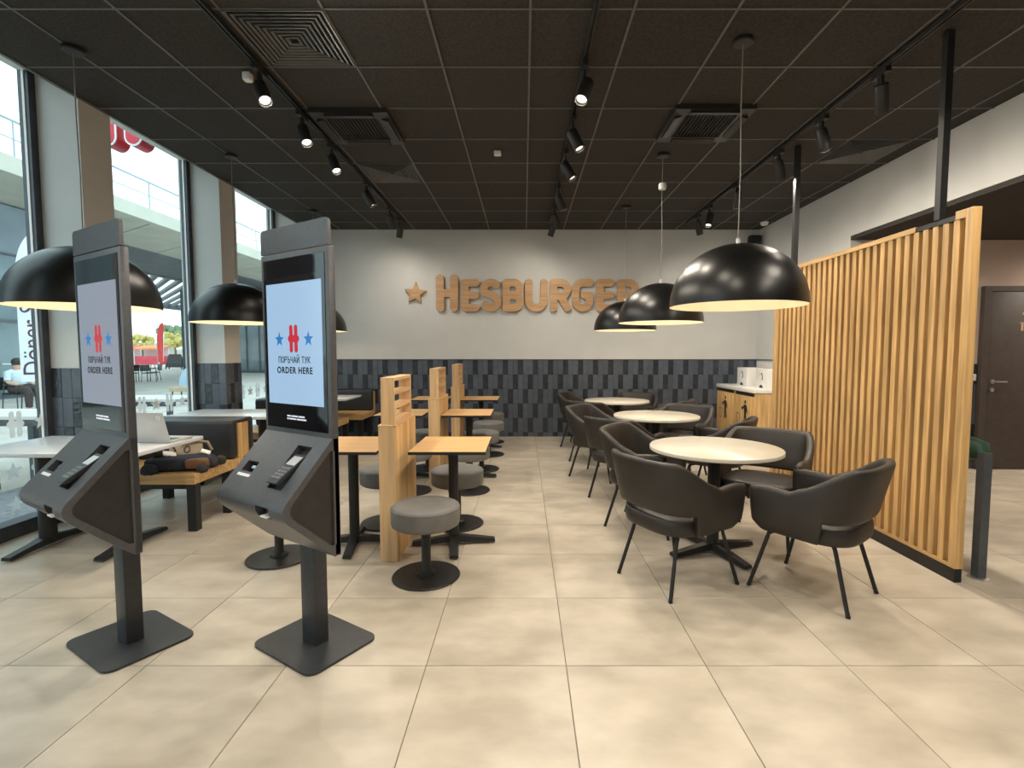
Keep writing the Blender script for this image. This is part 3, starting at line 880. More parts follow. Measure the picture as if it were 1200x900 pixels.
PXM = YW / 595.0
lets = [('H', 512.7, 537.7, 42), ('E', 542, 562.4, 37), ('S', 563.6, 588, 37), ('B', 589.5, 614, 37), ('U', 615.5, 641.3, 37), ('R', 644, 668.3, 37), ('G', 669.6, 694, 37), ('E', 697.7, 718, 37), ('R', 722, 746.5, 37)]
for ch, a, b, hp in lets:
    w, h = (b - a) * PXM, hp * PXM
    me = curve_mesh('letter', letter(ch, w, h, 0.125 if ch == 'H' else 0.118), 0.018, 0.003, 'sign_oak')
    z0 = 0.0
    link('letter', me, sg, ((a - 614) * PXM + 1.44, -0.036, z0), (PI / 2, 0, 0))
    for q in (0.2, 0.8):
        pass
me = curve_mesh('wall_star', [star_loop(0.182, 0.078)], 0.018, 0.003, 'sign_oak')
o = link('wall_star', me, None, ((488.5 - 614) * PXM, YW - 0.036, 2.375), (PI / 2, 0, R(0)))
o.rotation_euler = (PI / 2, R(4), 0)
tag(o, 'small wooden five-pointed star on the wall before the letters', 'star sign')

# ================================================================== WOOD-TOP TABLES, STOOLS, DIVIDERS
def cross_foot(parent, L=0.33, rot=0.0, col_r=0.038, h=0.725, mat='black_metal'):
    MB().lathe([(0.0005, 0.03), (col_r, 0.03), (col_r, h), (0.0005, h)], 20).build('column', mat, parent, smooth=True)
    for k in range(4):
        a = rot + k * PI / 2
        m = MB().loft([[(0.0, -0.035, 0.028), (0.0, 0.035, 0.028), (0.0, 0.028, 0.075), (0.0, -0.028, 0.075)],
                       [(L * 0.5, -0.032, 0.02), (L * 0.5, 0.032, 0.02), (L * 0.5, 0.026, 0.056), (L * 0.5, -0.026, 0.056)],
                       [(L, -0.03, 0.012), (L, 0.03, 0.012), (L, 0.024, 0.034), (L, -0.024, 0.034)]])
        f = m.build('foot', mat, parent, rot=(0, 0, a))
        MB().lathe([(0.0005, 0), (0.014, 0), (0.014, 0.013), (0.0005, 0.013)], 10, (L - 0.03, 0)).build('glide', 'steel', f)
    MB().box(-0.12, 0.12, -0.12, 0.12, h - 0.008, h).build('top_plate', mat, parent)
def make_woodtable():
    t = empty('square_table')
    MB().rbox(-0.26, 0.26, -0.31, 0.31, 0.724, 0.744, 0.002, 1).build('edge_band', 'black_metal', t)
    MB().box(-0.2575, 0.2575, -0.3075, 0.3075, 0.744, 0.7465).build('table_top', 'table_oak', t)
    cross_foot(t, 0.30, R(8), 0.036, 0.724)
    return t
wt0 = make_woodtable()
WT = [(-0.515, 3.66, 'wooden-top square table nearest the viewer, right of the first divider'), (-0.61, 5.62, 'wooden-top square table in the middle row, right of the second divider'), (-0.625, 7.38, 'wooden-top square table in the far row, right of the third divider'),
      (-1.245, 3.66, 'wooden-top square table just right of the bright kiosk, left of first divider'), (-1.33, 5.62, 'wooden-top square table left of the second divider, partly hidden'), (-1.34, 7.38, 'wooden-top square table left of the third divider, far row')]
for i, (x, y, lab) in enumerate(WT):
    t = wt0 if i == 0 else copy_tree(wt0)
    t.location = (x, y, 0); tag(t, lab, 'table', 'wooden-top square tables')
def make_stool():
    s_ = empty('round_stool')
    prof = [(0.0005, 0.335), (0.195, 0.335), (0.210, 0.345), (0.213, 0.36), (0.213, 0.44), (0.207, 0.455), (0.19, 0.463), (0.10, 0.467), (0.0005, 0.468)]
    st = MB().lathe(prof, 40).build('seat', 'stool_grey', s_, smooth=True, angle=70)
    m = MB()
    for k in range(40):
        pass
    m.tube([(0.2115 * math.cos(2 * PI * k / 40), 0.2115 * math.sin(2 * PI * k / 40), 0.446) for k in range(41)], 0.0028, 6)
    m.build('piping', 'stool_grey', st, smooth=True)
    MB().lathe([(0.0005, 0.02), (0.060, 0.02), (0.058, 0.032), (0.033, 0.045), (0.029, 0.055), (0.029, 0.335), (0.0005, 0.335)], 24).build('column', 'black_metal', s_, smooth=True)
    MB().lathe([(0.0005, 0.004), (0.208, 0.004), (0.212, 0.008), (0.208, 0.014), (0.10, 0.019), (0.0005, 0.022)], 40).build('base', 'black_metal', s_, smooth=True, angle=50)
    g = MB()
    MB().lathe([(0.0005, 0), (0.10, 0), (0.10, 0.005), (0.0005, 0.005)], 16).build('glide', 'black_metal', s_)
    return s_
st0 = make_stool()
ST = [(-0.615, 3.12, 'grey round stool nearest the viewer, fully visible in front of the first divider'), (-0.545, 4.10, 'grey round stool behind the nearest wooden table'), (-0.56, 5.10, 'grey round stool in front of the middle wooden table'),
      (-0.51, 6.05, 'grey round stool behind the middle wooden table, right side'), (-0.485, 6.92, 'grey round stool in front of the far wooden table'), (-0.52, 7.92, 'grey round stool against the tiled back wall, right side'),
      (-1.68, 3.41, 'grey round stool mostly hidden behind the bright kiosk, its base showing'), (-1.13, 4.12, 'grey round stool peeking out just left of the first divider'), (-1.15, 5.08, 'grey round stool left of the second divider, in front of its table'), (-1.17, 6.10, 'grey round stool left of the second divider, behind its table')]
for i, (x, y, lab) in enumerate(ST):
    t = st0 if i == 0 else copy_tree(st0)
    t.location = (x, y, 0); t.rotation_euler = (0, 0, i * 0.7); tag(t, lab, 'stool', 'grey round stools')
def make_divider():
    d = empty('wooden_divider')
    # lower box body: end boards, side planks, cap
    MB().rbox(-0.058, 0.058, 0.0, 0.020, 0.0, 0.915, 0.002, 1).build('end_board', 'oak_pale_z', d)
    MB().rbox(-0.058, 0.058, 0.595, 0.615, 0.0, 0.915, 0.002, 1).build('end_board', 'oak_pale_z', d)
    pm = MB().rbox(-0.008, 0.008, -0.047, 0.047, 0.0, 0.915, 0.0015, 1).mesh('side_plank', 'oak_z')
    for sx in (-1, 1):
        for k in range(6): link('side_plank', pm, d, (sx * 0.050, 0.020 + 0.048 + k * 0.0958, 0))
    MB().rbox(-0.060, 0.060, -0.001, 0.616, 0.915, 0.928, 0.002, 1).build('cap_board', 'oak_pale_y', d)
    # open rack on top
    y0, y1, hx = 0.02, 0.54, 0.044
    MB().rbox(-hx, hx, y0, y0 + 0.024, 0.928, 1.242, 0.002, 1).build('rack_post', 'oak_pale_z', d)
    MB().rbox(-hx, hx, y1 - 0.024, y1, 0.928, 1.242, 0.002, 1).build('rack_post', 'oak_pale_z', d)
    sm = MB().rbox(-hx + 0.001, hx - 0.001, y0 + 0.024, y1 - 0.024, -0.012, 0.012, 0.0015, 1).mesh('rack_shelf', 'oak_pale_y')
    for z in (0.942, 1.040, 1.136, 1.229): link('rack_shelf', sm, d, (0, 0, z))
    return d
dv0 = make_divider()
for i, (x, y, lab) in enumerate([(-0.907, 3.335, 'oak divider with open rack on top, nearest the viewer'), (-0.94, 5.27, 'oak divider with open rack on top, middle of three'), (-0.955, 7.03, 'oak divider with open rack on top, farthest of three')]):
    t = dv0 if i == 0 else copy_tree(dv0)
    t.location = (x, y, 0); tag(t, lab, 'divider', 'oak dividers between tables')

# ================================================================== ROUND TABLES AND ARMCHAIRS
def make_round_table():
    t = empty('round_table')
    MB().lathe([(0.0005, 0.722), (0.435, 0.722), (0.442, 0.726), (0.442, 0.746), (0.439, 0.7495), (0.0005, 0.75)], 72).build('table_top', 'white_top_lamplit', t, smooth=True, angle=50)
    cross_foot(t, 0.34, R(20), 0.042, 0.722)
    return t
rt0 = make_round_table()
for i, (x, y, lab) in enumerate([(1.335, 3.52, 'round white table nearest the viewer, on a black pedestal'), (1.395, 5.33, 'round white table, middle of three'), (1.285, 7.0, 'round white table, farthest of three near the tiled wall')]):
    t = rt0 if i == 0 else copy_tree(rt0)
    t.location = (x, y, 0); tag(t, lab, 'table', 'round white tables')
def sstep(a, b, x):
    t = max(0, min(1, (x - a) / (b - a))); return t * t * (3 - 2 * t)
def make_armchair():
    c = empty('armchair')
    def plan(t):
        a = abs(t); sg_ = 1 if t >= 0 else -1
        if a > 0.55:
            f = (a - 0.55) / 0.45
            return Vector((sg_ * (0.292 - 0.012 * f), -0.02 + 0.255 * f))
        ph = a / 0.55 * PI / 2
        return Vector((sg_ * 0.292 * math.sin(ph) ** 0.66, -0.02 - 0.225 * math.cos(ph) ** 0.70))
    ts = [-1 + 2 * i / 72 for i in range(73)]
    ts = sorted(set(ts + [-0.435, -0.42, 0.42, 0.435]))
    rings = []
    for i, t in enumerate(ts):
        a = abs(t)
        p = plan(t)
        d = plan(min(1, t + 0.01)) - plan(max(-1, t - 0.01)); d.normalize()
        n = Vector((d.y, -d.x))
        if n.dot(p - Vector((0, 0.02))) < 0: n = -n
        wt = 1 - sstep(0.30, 0.64, a) ** 0.9
        zt = 0.635 + 0.165 * wt - 0.012 * sstep(0.88, 1.0, a) + 0.010 * sstep(0.6, 0.85, a)
        zb = 0.365 + 0.05 * sstep(0.86, 1.0, a) ** 2
        wb_ = 1 - sstep(0.418, 0.437, a)
        zb = zb + (0.488 - zb) * wb_
        th = 0.052 * (1 - 0.55 * sstep(0.955, 1.0, a) ** 2)
        ln = 1 - sstep(0.30, 0.62, a)
        ring = []
        hgt = zt - zb
        for off, zz in ((0, zb), (0.42, zb + 0.006), (0.5, zb + 0.022), (0.5, zb + hgt * 0.35), (0.5, zb + hgt * 0.68), (0.5, zt - 0.030), (0.42, zt - 0.010), (0.2, zt - 0.001), (-0.2, zt - 0.001), (-0.42, zt - 0.010),
                        (-0.5, zt - 0.030), (-0.5, zb + hgt * 0.68), (-0.5, zb + hgt * 0.35), (-0.5, zb + 0.022), (-0.42, zb + 0.006)):
            q = p + n * (off * th)
            lean = -ln * max(0, zz - 0.42) * 0.24
            fl_ = 1 + (zz - 0.40) * 0.16 - 0.10 * sstep(0.45, 0.36, zz) * (1 - ln)
            yfwd = 0.015 * sstep(0.37, 0.6, zz) * sstep(0.8, 1.0, a)
            ring.append((q.x * fl_, q.y + lean + yfwd, zz))
        rings.append(ring)
    sh = MB().loft(rings)
    sh.build('shell', 'leather', c, smooth=True, angle=80)
    def sup(s_, z):
        pts = []
        for k in range(44):
            an = 2 * PI * k / 44
            cx, sy = math.cos(an), math.sin(an)
            x = 0.268 * abs(cx) ** 0.6 * (1 if cx > 0 else -1)
            y = (0.25 if sy > 0 else 0.272) * abs(sy) ** 0.62 * (1 if sy > 0 else -1)
            pts.append((x * s_, y * s_, z))
        return pts
    MB().loft([sup(0.86, 0.358), sup(0.96, 0.362), sup(0.99, 0.378), sup(1.0, 0.41), sup(0.99, 0.442), sup(0.95, 0.456), sup(0.7, 0.462), sup(0.3, 0.464)]).build('seat', 'leather', c, smooth=True, angle=80)
    for sx in (-1, 1):
        for (ax, ay, bx, by) in ((0.205, 0.17, 0.252, 0.262), (0.175, -0.17, 0.222, -0.262)):
            p0 = Vector((sx * ax * 0.75, ay * 0.75, 0.352)); p1 = Vector((sx * ax, ay, 0.345)); pe = Vector((sx * bx, by, 0.006))
            pts = [p0, p1 * 0.85 + p0 * 0.15, p1 + (pe - p1) * 0.03, p1 + (pe - p1) * 0.09, pe]
            lg_ = MB().tube([p0, p0 * 0.25 + p1 * 0.75, p1 + (pe - p1) * 0.02 + Vector((sx * 0.004, 0, 0)), p1 + (pe - p1) * 0.07, pe], 0.0115, 10).build('leg', 'black_metal', c, smooth=True)
            MB().lathe([(0.0005, 0), (0.0125, 0), (0.0125, 0.012), (0.0005, 0.012)], 10, (pe.x, pe.y)).build('glide', 'black_metal', lg_)
    return c
ch0 = make_armchair()
def fa(dx, dy): return math.atan2(dy, dx) - PI / 2      # local +y is the way the sitter faces
CH = [(0.945, 3.10, fa(0.87, 0.49), 'dark leather armchair nearest table, seen from behind on the left'),
      (1.725, 2.955, fa(-0.633, 0.775), 'dark leather armchair nearest the viewer, right front of nearest table'),
      (1.00, 4.09, fa(0.84, -0.54), 'dark leather armchair at nearest table, far left, behind the front-left chair'),
      (1.80, 3.80, fa(-0.62, -0.78), 'dark leather armchair at nearest table, far right beside the slatted screen'),
      (0.975, 4.90, fa(0.69, 0.72), 'dark leather armchair at middle round table, near left'),
      (0.86, 5.74, fa(0.82, -0.57), 'dark leather armchair at middle round table, far left'),
      (1.83, 4.82, fa(-0.80, 0.60), 'dark leather armchair at middle round table, near right before the waste cabinet'),
      (1.76, 5.72, fa(-0.66, -0.75), 'dark leather armchair at middle round table, far right'),
      (0.93, 6.55, fa(0.66, 0.75), 'dark leather armchair at farthest round table, near left'),
      (0.88, 7.60, fa(0.91, -0.41), 'dark leather armchair at farthest round table, far left against tiled wall'),
      (1.84, 6.62, fa(-0.84, 0.54), 'dark leather armchair at farthest round table, near right'),
      (1.62, 7.48, fa(-0.45, -0.89), 'dark leather armchair at farthest round table, far right against tiled wall')]
for i, (x, y, a, lab) in enumerate(CH):
    t = ch0 if i == 0 else copy_tree(ch0)
    t.location = (x, y, 0); t.rotation_euler = (0, 0, a); tag(t, lab, 'armchair', 'dark leather armchairs')

# ================================================================== SLATTED SCREEN
XS = 2.655
sl = empty('slatted_screen', (XS, 3.03, 0), 0, 'tall oak slatted screen on a black base beside the armchairs', 'screen')
LY = 2.33
MB().box(-0.022, 0.024, 0.0, LY, 0, 0.085).build('base', 'black_metal', sl)
MB().box(-0.024, 0.026, 0.005, LY, 0.085, 0.105).build('bottom_rail', 'oak_y', sl)
sm = MB().rbox(-0.022, 0.024, -0.0215, 0.0215, 0, 2.105, 0.0025, 1).mesh('slat', 'oak_z')
n = 28
for k in range(n): link('slat', sm, sl, (0, 0.115 + k * (LY - 0.17) / (n - 1), 0.105))
MB().rbox(-0.026, 0.028, -0.004, 0.048, 0.085, 2.262, 0.003, 1).build('end_post', 'oak_z', sl)
MB().rbox(-0.026, 0.028, LY - 0.035, LY + 0.01, 0.085, 2.215, 0.003, 1).build('end_post', 'oak_z', sl)
MB().box(-0.026, 0.028, 0.44, LY + 0.01, 2.212, 2.247).build('top_rail', 'oak_y', sl)
MB().box(-0.026, 0.028, 0.048, 0.12, 2.212, 2.262).build('top_rail', 'oak_y', sl)
MB().box(-0.022, 0.024, 0.12, 0.44, 2.212, 2.242).build('steel_plate', 'black_metal', sl)
for yy in (0.27, 2.02):
    MB().box(-0.022, 0.022, yy - 0.022, yy + 0.022, 2.24, ZC - 0.004).build('hanger_pole', 'black_metal', sl)
    MB().box(-0.022, -0.021, yy - 0.022, yy + 0.022, 2.24, 2.25).build('weld', 'black_metal', sl)
# ================================================================== RAIL BEHIND THE SCREEN
pr = empty('padded_rail', (2.845, 3.10, 0), 0, 'grey metal post with green padded rail behind the slatted screen', 'railing')
for k, yy in enumerate((0.0, 1.35)):
    MB().box(-0.026, 0.026, yy - 0.026, yy + 0.026, 0.004, 0.79).build('post', 'post_grey', pr)
    MB().lathe([(0.0005, 0), (0.055, 0), (0.055, 0.006), (0.04, 0.010), (0.0005, 0.010)], 24, (0, yy)).build('floor_flange', 'steel', pr, smooth=True)
MB().tube([(0.03, 0.06, 0.745), (0.03, 0.075, 0.79), (0.015, 0.14, 0.795), (-0.02, 0.35, 0.79), (-0.02, 1.45, 0.79)], [0.05, 0.068, 0.078, 0.08, 0.08], 16).build('padding', 'green_pad', pr, smooth=True, angle=70)

# ================================================================== WASTE CABINET
wcx0, wcx1, wy0, wy1 = 3.215, 3.855, 7.06, 8.43
wa = empty('waste_cabinet', (0, 0, 0), 0, 'oak waste cabinet with white counter by the far right corner', 'cabinet')
wa.location = (wcx0, wy0, 0)
wd, wl = wcx1 - wcx0, wy1 - wy0
MB().box(0.02, wd, 0, wl, 0.06, 0.835).build('body', 'oak_z', wa)
MB().box(0.05, wd - 0.02, 0.03, wl - 0.03, 0, 0.06).build('plinth', 'black_metal', wa)
box('worktop', 'counter_white', -0.015, wd, -0.012, wl, 0.838, 0.892, wa, 0.004)
def person_icon(h):
    """standing figure dropping something: head, body, legs, arms"""
    def f(x, y):
        return min(cap_sd(x, y, 0, .92, 0, .92, .075), cap_sd(x, y, 0, .72, 0, .52, .10), cap_sd(x, y, -.03, .5, -.06, .04, .05), cap_sd(x, y, .04, .5, .12, .06, .05),
                   cap_sd(x, y, .08, .76, .2, .5, .04), cap_sd(x, y, -.08, .76, -.24, .62, .04), cap_sd(x, y, -.28, .64, -.30, .66, .055))
    return [[(a * h, b * h) for a, b in lp] for lp in contours(f, -.45, .35, -.1, 1.1, .022)]
def bin_icon(h):
    f = lambda x, y: max(abs(x) - .14, abs(y - .2) - .2)
    return [[(-.13 * h, 0), (.13 * h, 0), (.16 * h, .40 * h), (-.16 * h, .40 * h)]]
pi_me = curve_mesh('person_pictogram', person_icon(0.36), 0.0005, 0, 'fixture_black')
bi_me = curve_mesh('bin_pictogram', [[(-.05, 0), (.05, 0), (.065, .15), (-.065, .15)], [(-.042, .008), (.042, .008), (.055, .142), (-.055, .142)]], 0.0005, 0, 'fixture_black')
for k in range(2):
    y0 = 0.012 + k * (wl / 2); y1 = y0 + wl / 2 - 0.02
    d = box('door', 'oak_z', 0.0, 0.019, y0, y1, 0.075, 0.775, wa, 0.002)
    box('waste_slot', 'fixture_black', 0.012, 0.021, y0 + 0.04, y1 - 0.02, 0.785, 0.828, wa)
    link('person_pictogram', pi_me, d, (-0.001, (y0 + y1) / 2 - (0.02 if k else 0.06), 0.36 if k == 0 else 0.36), (PI / 2, 0, -PI / 2))
    link('bin_pictogram', bi_me, d, (-0.001, (y0 + y1) / 2 + 0.17, 0.36), (PI / 2, 0, -PI / 2))
ds_me = None
for k, (y0, lab) in enumerate(((7.86, 'white napkin dispenser on the cabinet counter, farther of the two'), (7.20, 'white napkin dispenser on the cabinet counter, nearer the slatted screen'))):
    d = empty('napkin_dispenser', (3.45, y0, 0.8925), 0, lab, 'dispenser', 'white napkin dispensers')
    MB().rbox(0, 0.26, 0, 0.35, 0, 0.275, 0.006, 2).build('case', 'counter_white', d, smooth=True)
    MB().prism(arc(0.175, 0, 0.055, 0.045, 0, 180, 10), 'x', -0.0015, 0.01).build('opening', 'fixture_black', d)
    lp = [arc(0, 0, 0.05, 0.06, 100, -60) + arc(0.004, 0.004, 0.028, 0.035, -60, 100)]
    link('leaf_mark', curve_mesh('leaf_mark', lp, 0.0005, 0, 'fixture_black'), d, (-0.001, 0.175, 0.16), (PI / 2, 0, -PI / 2))
box('backsplash', 'counter_white', XR - 0.01, XR - 0.0005, 6.6, 8.40, 0.893, 1.25, wr)

# ================================================================== RESTROOM DOOR
dr = structure(MB().box(5.44, 5.52, 6.04, 6.098, 0, 2.19).box(6.42, 6.50, 6.04, 6.098, 0, 2.19).box(5.52, 6.42, 6.04, 6.098, 2.13, 2.19).build('door_1', 'door_brown'))
lf = box('door_leaf', 'door_brown', 5.523, 6.417, 6.052, 6.092, 0.008, 2.127, dr, 0.002)
h = MB().tube([(5.59, 6.052, 1.06), (5.59, 6.005, 1.06), (5.60, 6.0, 1.06), (5.72, 6.0, 1.06)], 0.009, 8).build('handle', 'steel', lf, smooth=True)
MB().lathe([(0.0005, 0), (0.026, 0), (0.026, 0.008), (0.0005, 0.008)], 20).build('rosette', 'steel', lf, loc=(5.59, 6.0515, 1.06), rot=(PI / 2, 0, 0))
MB().lathe([(0.0005, 0), (0.024, 0), (0.024, 0.008), (0.0005, 0.008)], 20).build('keyhole_plate', 'steel', lf, loc=(5.59, 6.0515, 0.96), rot=(PI / 2, 0, 0))
def man_icon(h_):
    f = lambda x, y: min(cap_sd(x, y, 0, .9, 0, .9, .085), max(abs(x) - .13, abs(y - .62) - .17), cap_sd(x, y, -.075, .5, -.075, .04, .055), cap_sd(x, y, .075, .5, .075, .04, .055), cap_sd(x, y, -.19, .74, -.19, .45, .045), cap_sd(x, y, .19, .74, .19, .45, .045))
    return [[(a * h_, b * h_) for a, b in lp] for lp in contours(f, -.35, .35, -.1, 1.1, .02)]
link('man_pictogram', curve_mesh('man_pictogram', man_icon(0.225), 0.0005, 0, 'door_mark'), lf, (5.925, 6.0512, 1.665), (PI / 2, 0, 0))
o = box('light_switch', 'label_white', 5.36, 5.42, 6.078, 6.0875, 1.07, 1.15)
tag(o, 'white light switch on dark tiles beside the restroom door', 'switch')

# ================================================================== WINDOW SEATING
def make_bench():
    b = empty('bench')
    MB().rbox(-0.455, 0.455, 0.0, 0.60, 0.375, 0.456, 0.003, 1).build('seat', 'oak_x', b)
    lm = MB().rbox(-0.035, 0.035, -0.035, 0.035, 0.0, 0.375, 0.003, 1).mesh('leg', 'black_metal')
    for x in (-0.42, 0.42):
        for y in (0.037, 0.50): link('leg', lm, b, (x, y, 0))
    for y in (0.02, 0.485): MB().box(-0.385, 0.385, y, y + 0.03, 0.335, 0.375).build('under_rail', 'black_metal', b)
    MB().rbox(-0.450, 0.450, 0.635, 0.715, 0.456, 0.770, 0.003, 1).box(-0.45, 0.45, 0.60, 0.70, 0.40, 0.4559).build('back_board', 'oak_z', b)
    c = MB().rbox(-0.452, 0.452, 0.535, 0.634, 0.458, 0.805, 0.035, 4)
    c.rbox(-0.452, 0.452, 0.56, 0.715, 0.772, 0.806, 0.016, 3)
    c.build('back_cushion', 'bench_black', b, smooth=True, angle=60)
    return b
bn0 = make_bench()
BN = [(-3.03, 3.915, 0, 'oak bench with black back cushion, carrying the open backpack'), (-3.03, 5.352, PI, 'bench with black back standing back to back behind the backpack bench'),
      (-3.03, 5.99, 0, 'oak bench with black cushion beyond the second window table'), (-3.03, 7.425, PI, 'oak bench facing the last window table, its seat end beside the kiosk'), (-2.93, 7.715, 0, 'oak bench with black back against the tiled back wall')]
for i, (x, y, a, lab) in enumerate(BN):
    t = bn0 if i == 0 else copy_tree(bn0)
    t.location = (x, y, 0); t.rotation_euler = (0, 0, a); tag(t, lab, 'bench', 'window benches')
def make_wtable():
    t = empty('window_table')
    MB().rbox(-0.60, 0.60, -0.36, 0.36, 0.722, 0.750, 0.004, 2).build('table_top', 'white_top', t, smooth=True)
    for x in (-0.33, 0.29):
        MB().lathe([(0.0005, 0.03), (0.052, 0.03), (0.052, 0.722), (0.0005, 0.722)], 24, (x, 0)).build('column', 'black_metal', t, smooth=True)
        m = MB()
        m.loft([[(x - w, y, z0), (x + w, y, z0), (x + w * 0.8, y, z1), (x - w * 0.8, y, z1)] for y, w, z0, z1 in ((-0.31, 0.035, 0.012, 0.034), (-0.14, 0.036, 0.022, 0.058), (-0.04, 0.05, 0.028, 0.075), (0.04, 0.05, 0.028, 0.075), (0.14, 0.036, 0.022, 0.058), (0.31, 0.035, 0.012, 0.034))])
        f = m.build('foot', 'black_metal', t)
        MB().lathe([(0.0005, 0), (0.016, 0), (0.016, 0.013), (0.0005, 0.013)], 10, (x, -0.28)).lathe([(0.0005, 0), (0.016, 0), (0.016, 0.013), (0.0005, 0.013)], 10, (x, 0.28)).build('glide', 'steel', f)
        MB().box(x - 0.10, x + 0.10, -0.2, 0.2, 0.712, 0.722).build('top_plate', 'black_metal', t)
    return t
tb0 = make_wtable()
for i, (x, y, lab) in enumerate([(-3.14, 3.63, 'white rectangular table by the first window, with the laptop on it'), (-3.14, 5.52, 'white rectangular table by the second window, between benches'), (-3.12, 7.50, 'white rectangular table in the far left corner, only its end showing')]):
    t = tb0 if i == 0 else copy_tree(tb0)
    t.location = (x, y, 0); tag(t, lab, 'table', 'white window tables')
# laptop, lid back towards the viewer
lp = empty('laptop', (-2.73, 3.66, 0.7505), R(-3), 'open silver laptop on the white table beside the left kiosk', 'laptop')
MB().rbox(-0.165, 0.165, 0.0, 0.23, 0.002, 0.018, 0.004, 2).build('base', 'silver_shell', lp, smooth=True)
MB().box(-0.15, 0.15, 0.03, 0.13, 0.0182, 0.019).build('keyboard', 'fixture_black', lp)
ld_ = MB().rbox(-0.165, 0.165, -0.005, 0.003, 0.0, 0.225, 0.003, 2).build('lid', 'silver_shell', lp, smooth=True, loc=(0, 0.0, 0.016), rot=(R(17), 0, 0))
MB().box(-0.155, 0.155, 0.0032, 0.004, 0.012, 0.215).build('display', 'screen_glass', ld_)
ring = [[(0.016 * math.cos(a), 0.016 * math.sin(a)) for a in [2 * PI * k / 24 for k in range(24)]], [(0.009 * math.cos(a), 0.009 * math.sin(a)) for a in [2 * PI * k / 24 for k in range(24)]]]
link('ring_mark', curve_mesh('ring_mark', ring, 0.0004, 0, 'sign_white'), ld_, (0.125, -0.0058, 0.185), (PI / 2, 0, 0))
# backpack
def sq(m, c, rad, e=0.6, nu=20, nv=10, rz=0.0, wob=0.0, seed=0):
    rnd = random.Random(seed); rings = []
    po = lambda v, p: (abs(v) ** p) * (1 if v >= 0 else -1)
    ph = [rnd.uniform(0, 6.28) for _ in range(4)]
    for j in range(nv + 1):
        la = -PI / 2 + PI * j / nv
        la = max(-PI / 2 + 0.04, min(PI / 2 - 0.04, la))
        ring = []
        for i in range(nu):
            lo = 2 * PI * i / nu
            k = 1 + wob * (math.sin(3 * lo + ph[0]) * 0.5 + math.sin(5 * lo + ph[1] + 3 * la) * 0.35 + math.sin(4 * la + ph[2] + lo) * 0.4)
            x = rad[0] * po(math.cos(la), e) * po(math.cos(lo), e) * k; y = rad[1] * po(math.cos(la), e) * po(math.sin(lo), e) * k; z = rad[2] * po(math.sin(la), e) * k
            ring.append((c[0] + x * math.cos(rz) - y * math.sin(rz), c[1] + x * math.sin(rz) + y * math.cos(rz), c[2] + z))
        rings.append(ring)
    return m.loft(rings)
bp_ = empty('backpack', (-2.80, 4.10, 0.457), R(16), 'open navy backpack lying on the oak bench seat', 'backpack')
sq(MB(), (0, 0, 0.058), (0.245, 0.125, 0.058), 0.55, 32, 12, 0, 0.05, 3).build('bag_body', 'navy_cloth', bp_, smooth=True, angle=80)
sq(MB(), (0.145, -0.105, 0.060), (0.085, 0.032, 0.040), 0.5, 24, 10, 0.12, 0.04, 4).build('side_pocket', 'brown_leather', bp_, smooth=True, angle=80)
sq(MB(), (-0.175, -0.118, 0.030), (0.06, 0.045, 0.045), 0.7, 20, 10, 0, 0.08, 5).build('drooping_corner', 'navy_cloth', bp_, smooth=True, angle=80)
m = MB().rbox(-0.12, 0.12, -0.008, 0.008, 0, 0.105, 0.006, 2)
fp = m.build('flap', 'khaki_cloth', bp_, smooth=True, loc=(0.03, 0.02, 0.105), rot=(R(-38), R(-6), R(6)))
MB().tube([(0.02 * math.cos(a) + 0.01, -0.012, 0.05 + 0.030 * math.sin(a)) for a in [2 * PI * k / 16 for k in range(17)]], 0.005, 6).build('strap_loop', 'fixture_black', fp, smooth=True)
MB().tube([(-0.09, -0.012, 0.09), (-0.07, -0.020, 0.05), (-0.085, -0.03, 0.0), (-0.10, -0.07, -0.03)], 0.007, 6).build('strap', 'fixture_black', fp, smooth=True)
sq(MB(), (-0.155, -0.01, 0.135), (0.042, 0.04, 0.034), 0.7, 16, 8, 0.4, 0.08, 6).build('pouch', 'charcoal_cloth', bp_, smooth=True)
MB().rbox(-0.045, 0.045, -0.03, 0.03, 0, 0.012, 0.003, 1).build('papers', 'label_white', bp_, loc=(-0.075, -0.02, 0.128), rot=(R(25), R(12), 0.5))
MB().rbox(-0.035, 0.035, -0.025, 0.025, 0, 0.014, 0.003, 1).build('papers', 'label_white', bp_, loc=(0.175, 0.01, 0.125), rot=(R(20), R(22), 0.2))
MB().tube([(-0.06, 0.05, 0.12), (0.0, 0.07, 0.19), (0.10, 0.08, 0.215), (0.17, 0.09, 0.20), (0.20, 0.09, 0.13)], 0.012, 8).build('carry_handle', 'khaki_cloth', bp_, smooth=True)
for k, (x, y, z, r_) in enumerate(((0.235, -0.03, 0.045, 0.046), (0.275, 0.04, 0.05, 0.045), (0.20, -0.155, 0.028, 0.042))):
    sq(MB(), (x, y, z), (r_, r_ * 0.9, r_ * 0.85), 0.9, 16, 10, 0, 0.10, 10 + k).build('tassel', 'charcoal_cloth', bp_, smooth=True)

# ================================================================== OUTSIDE
pz = MB().box(-160, -4.13, -60, 160, -0.30, -0.03).build('ground_plaza', 'plaza_paving'); structure(pz)
structure(box('ground_strip', 'dark_paving', -5.35, -4.13, -20, 40, -0.0295, -0.02))
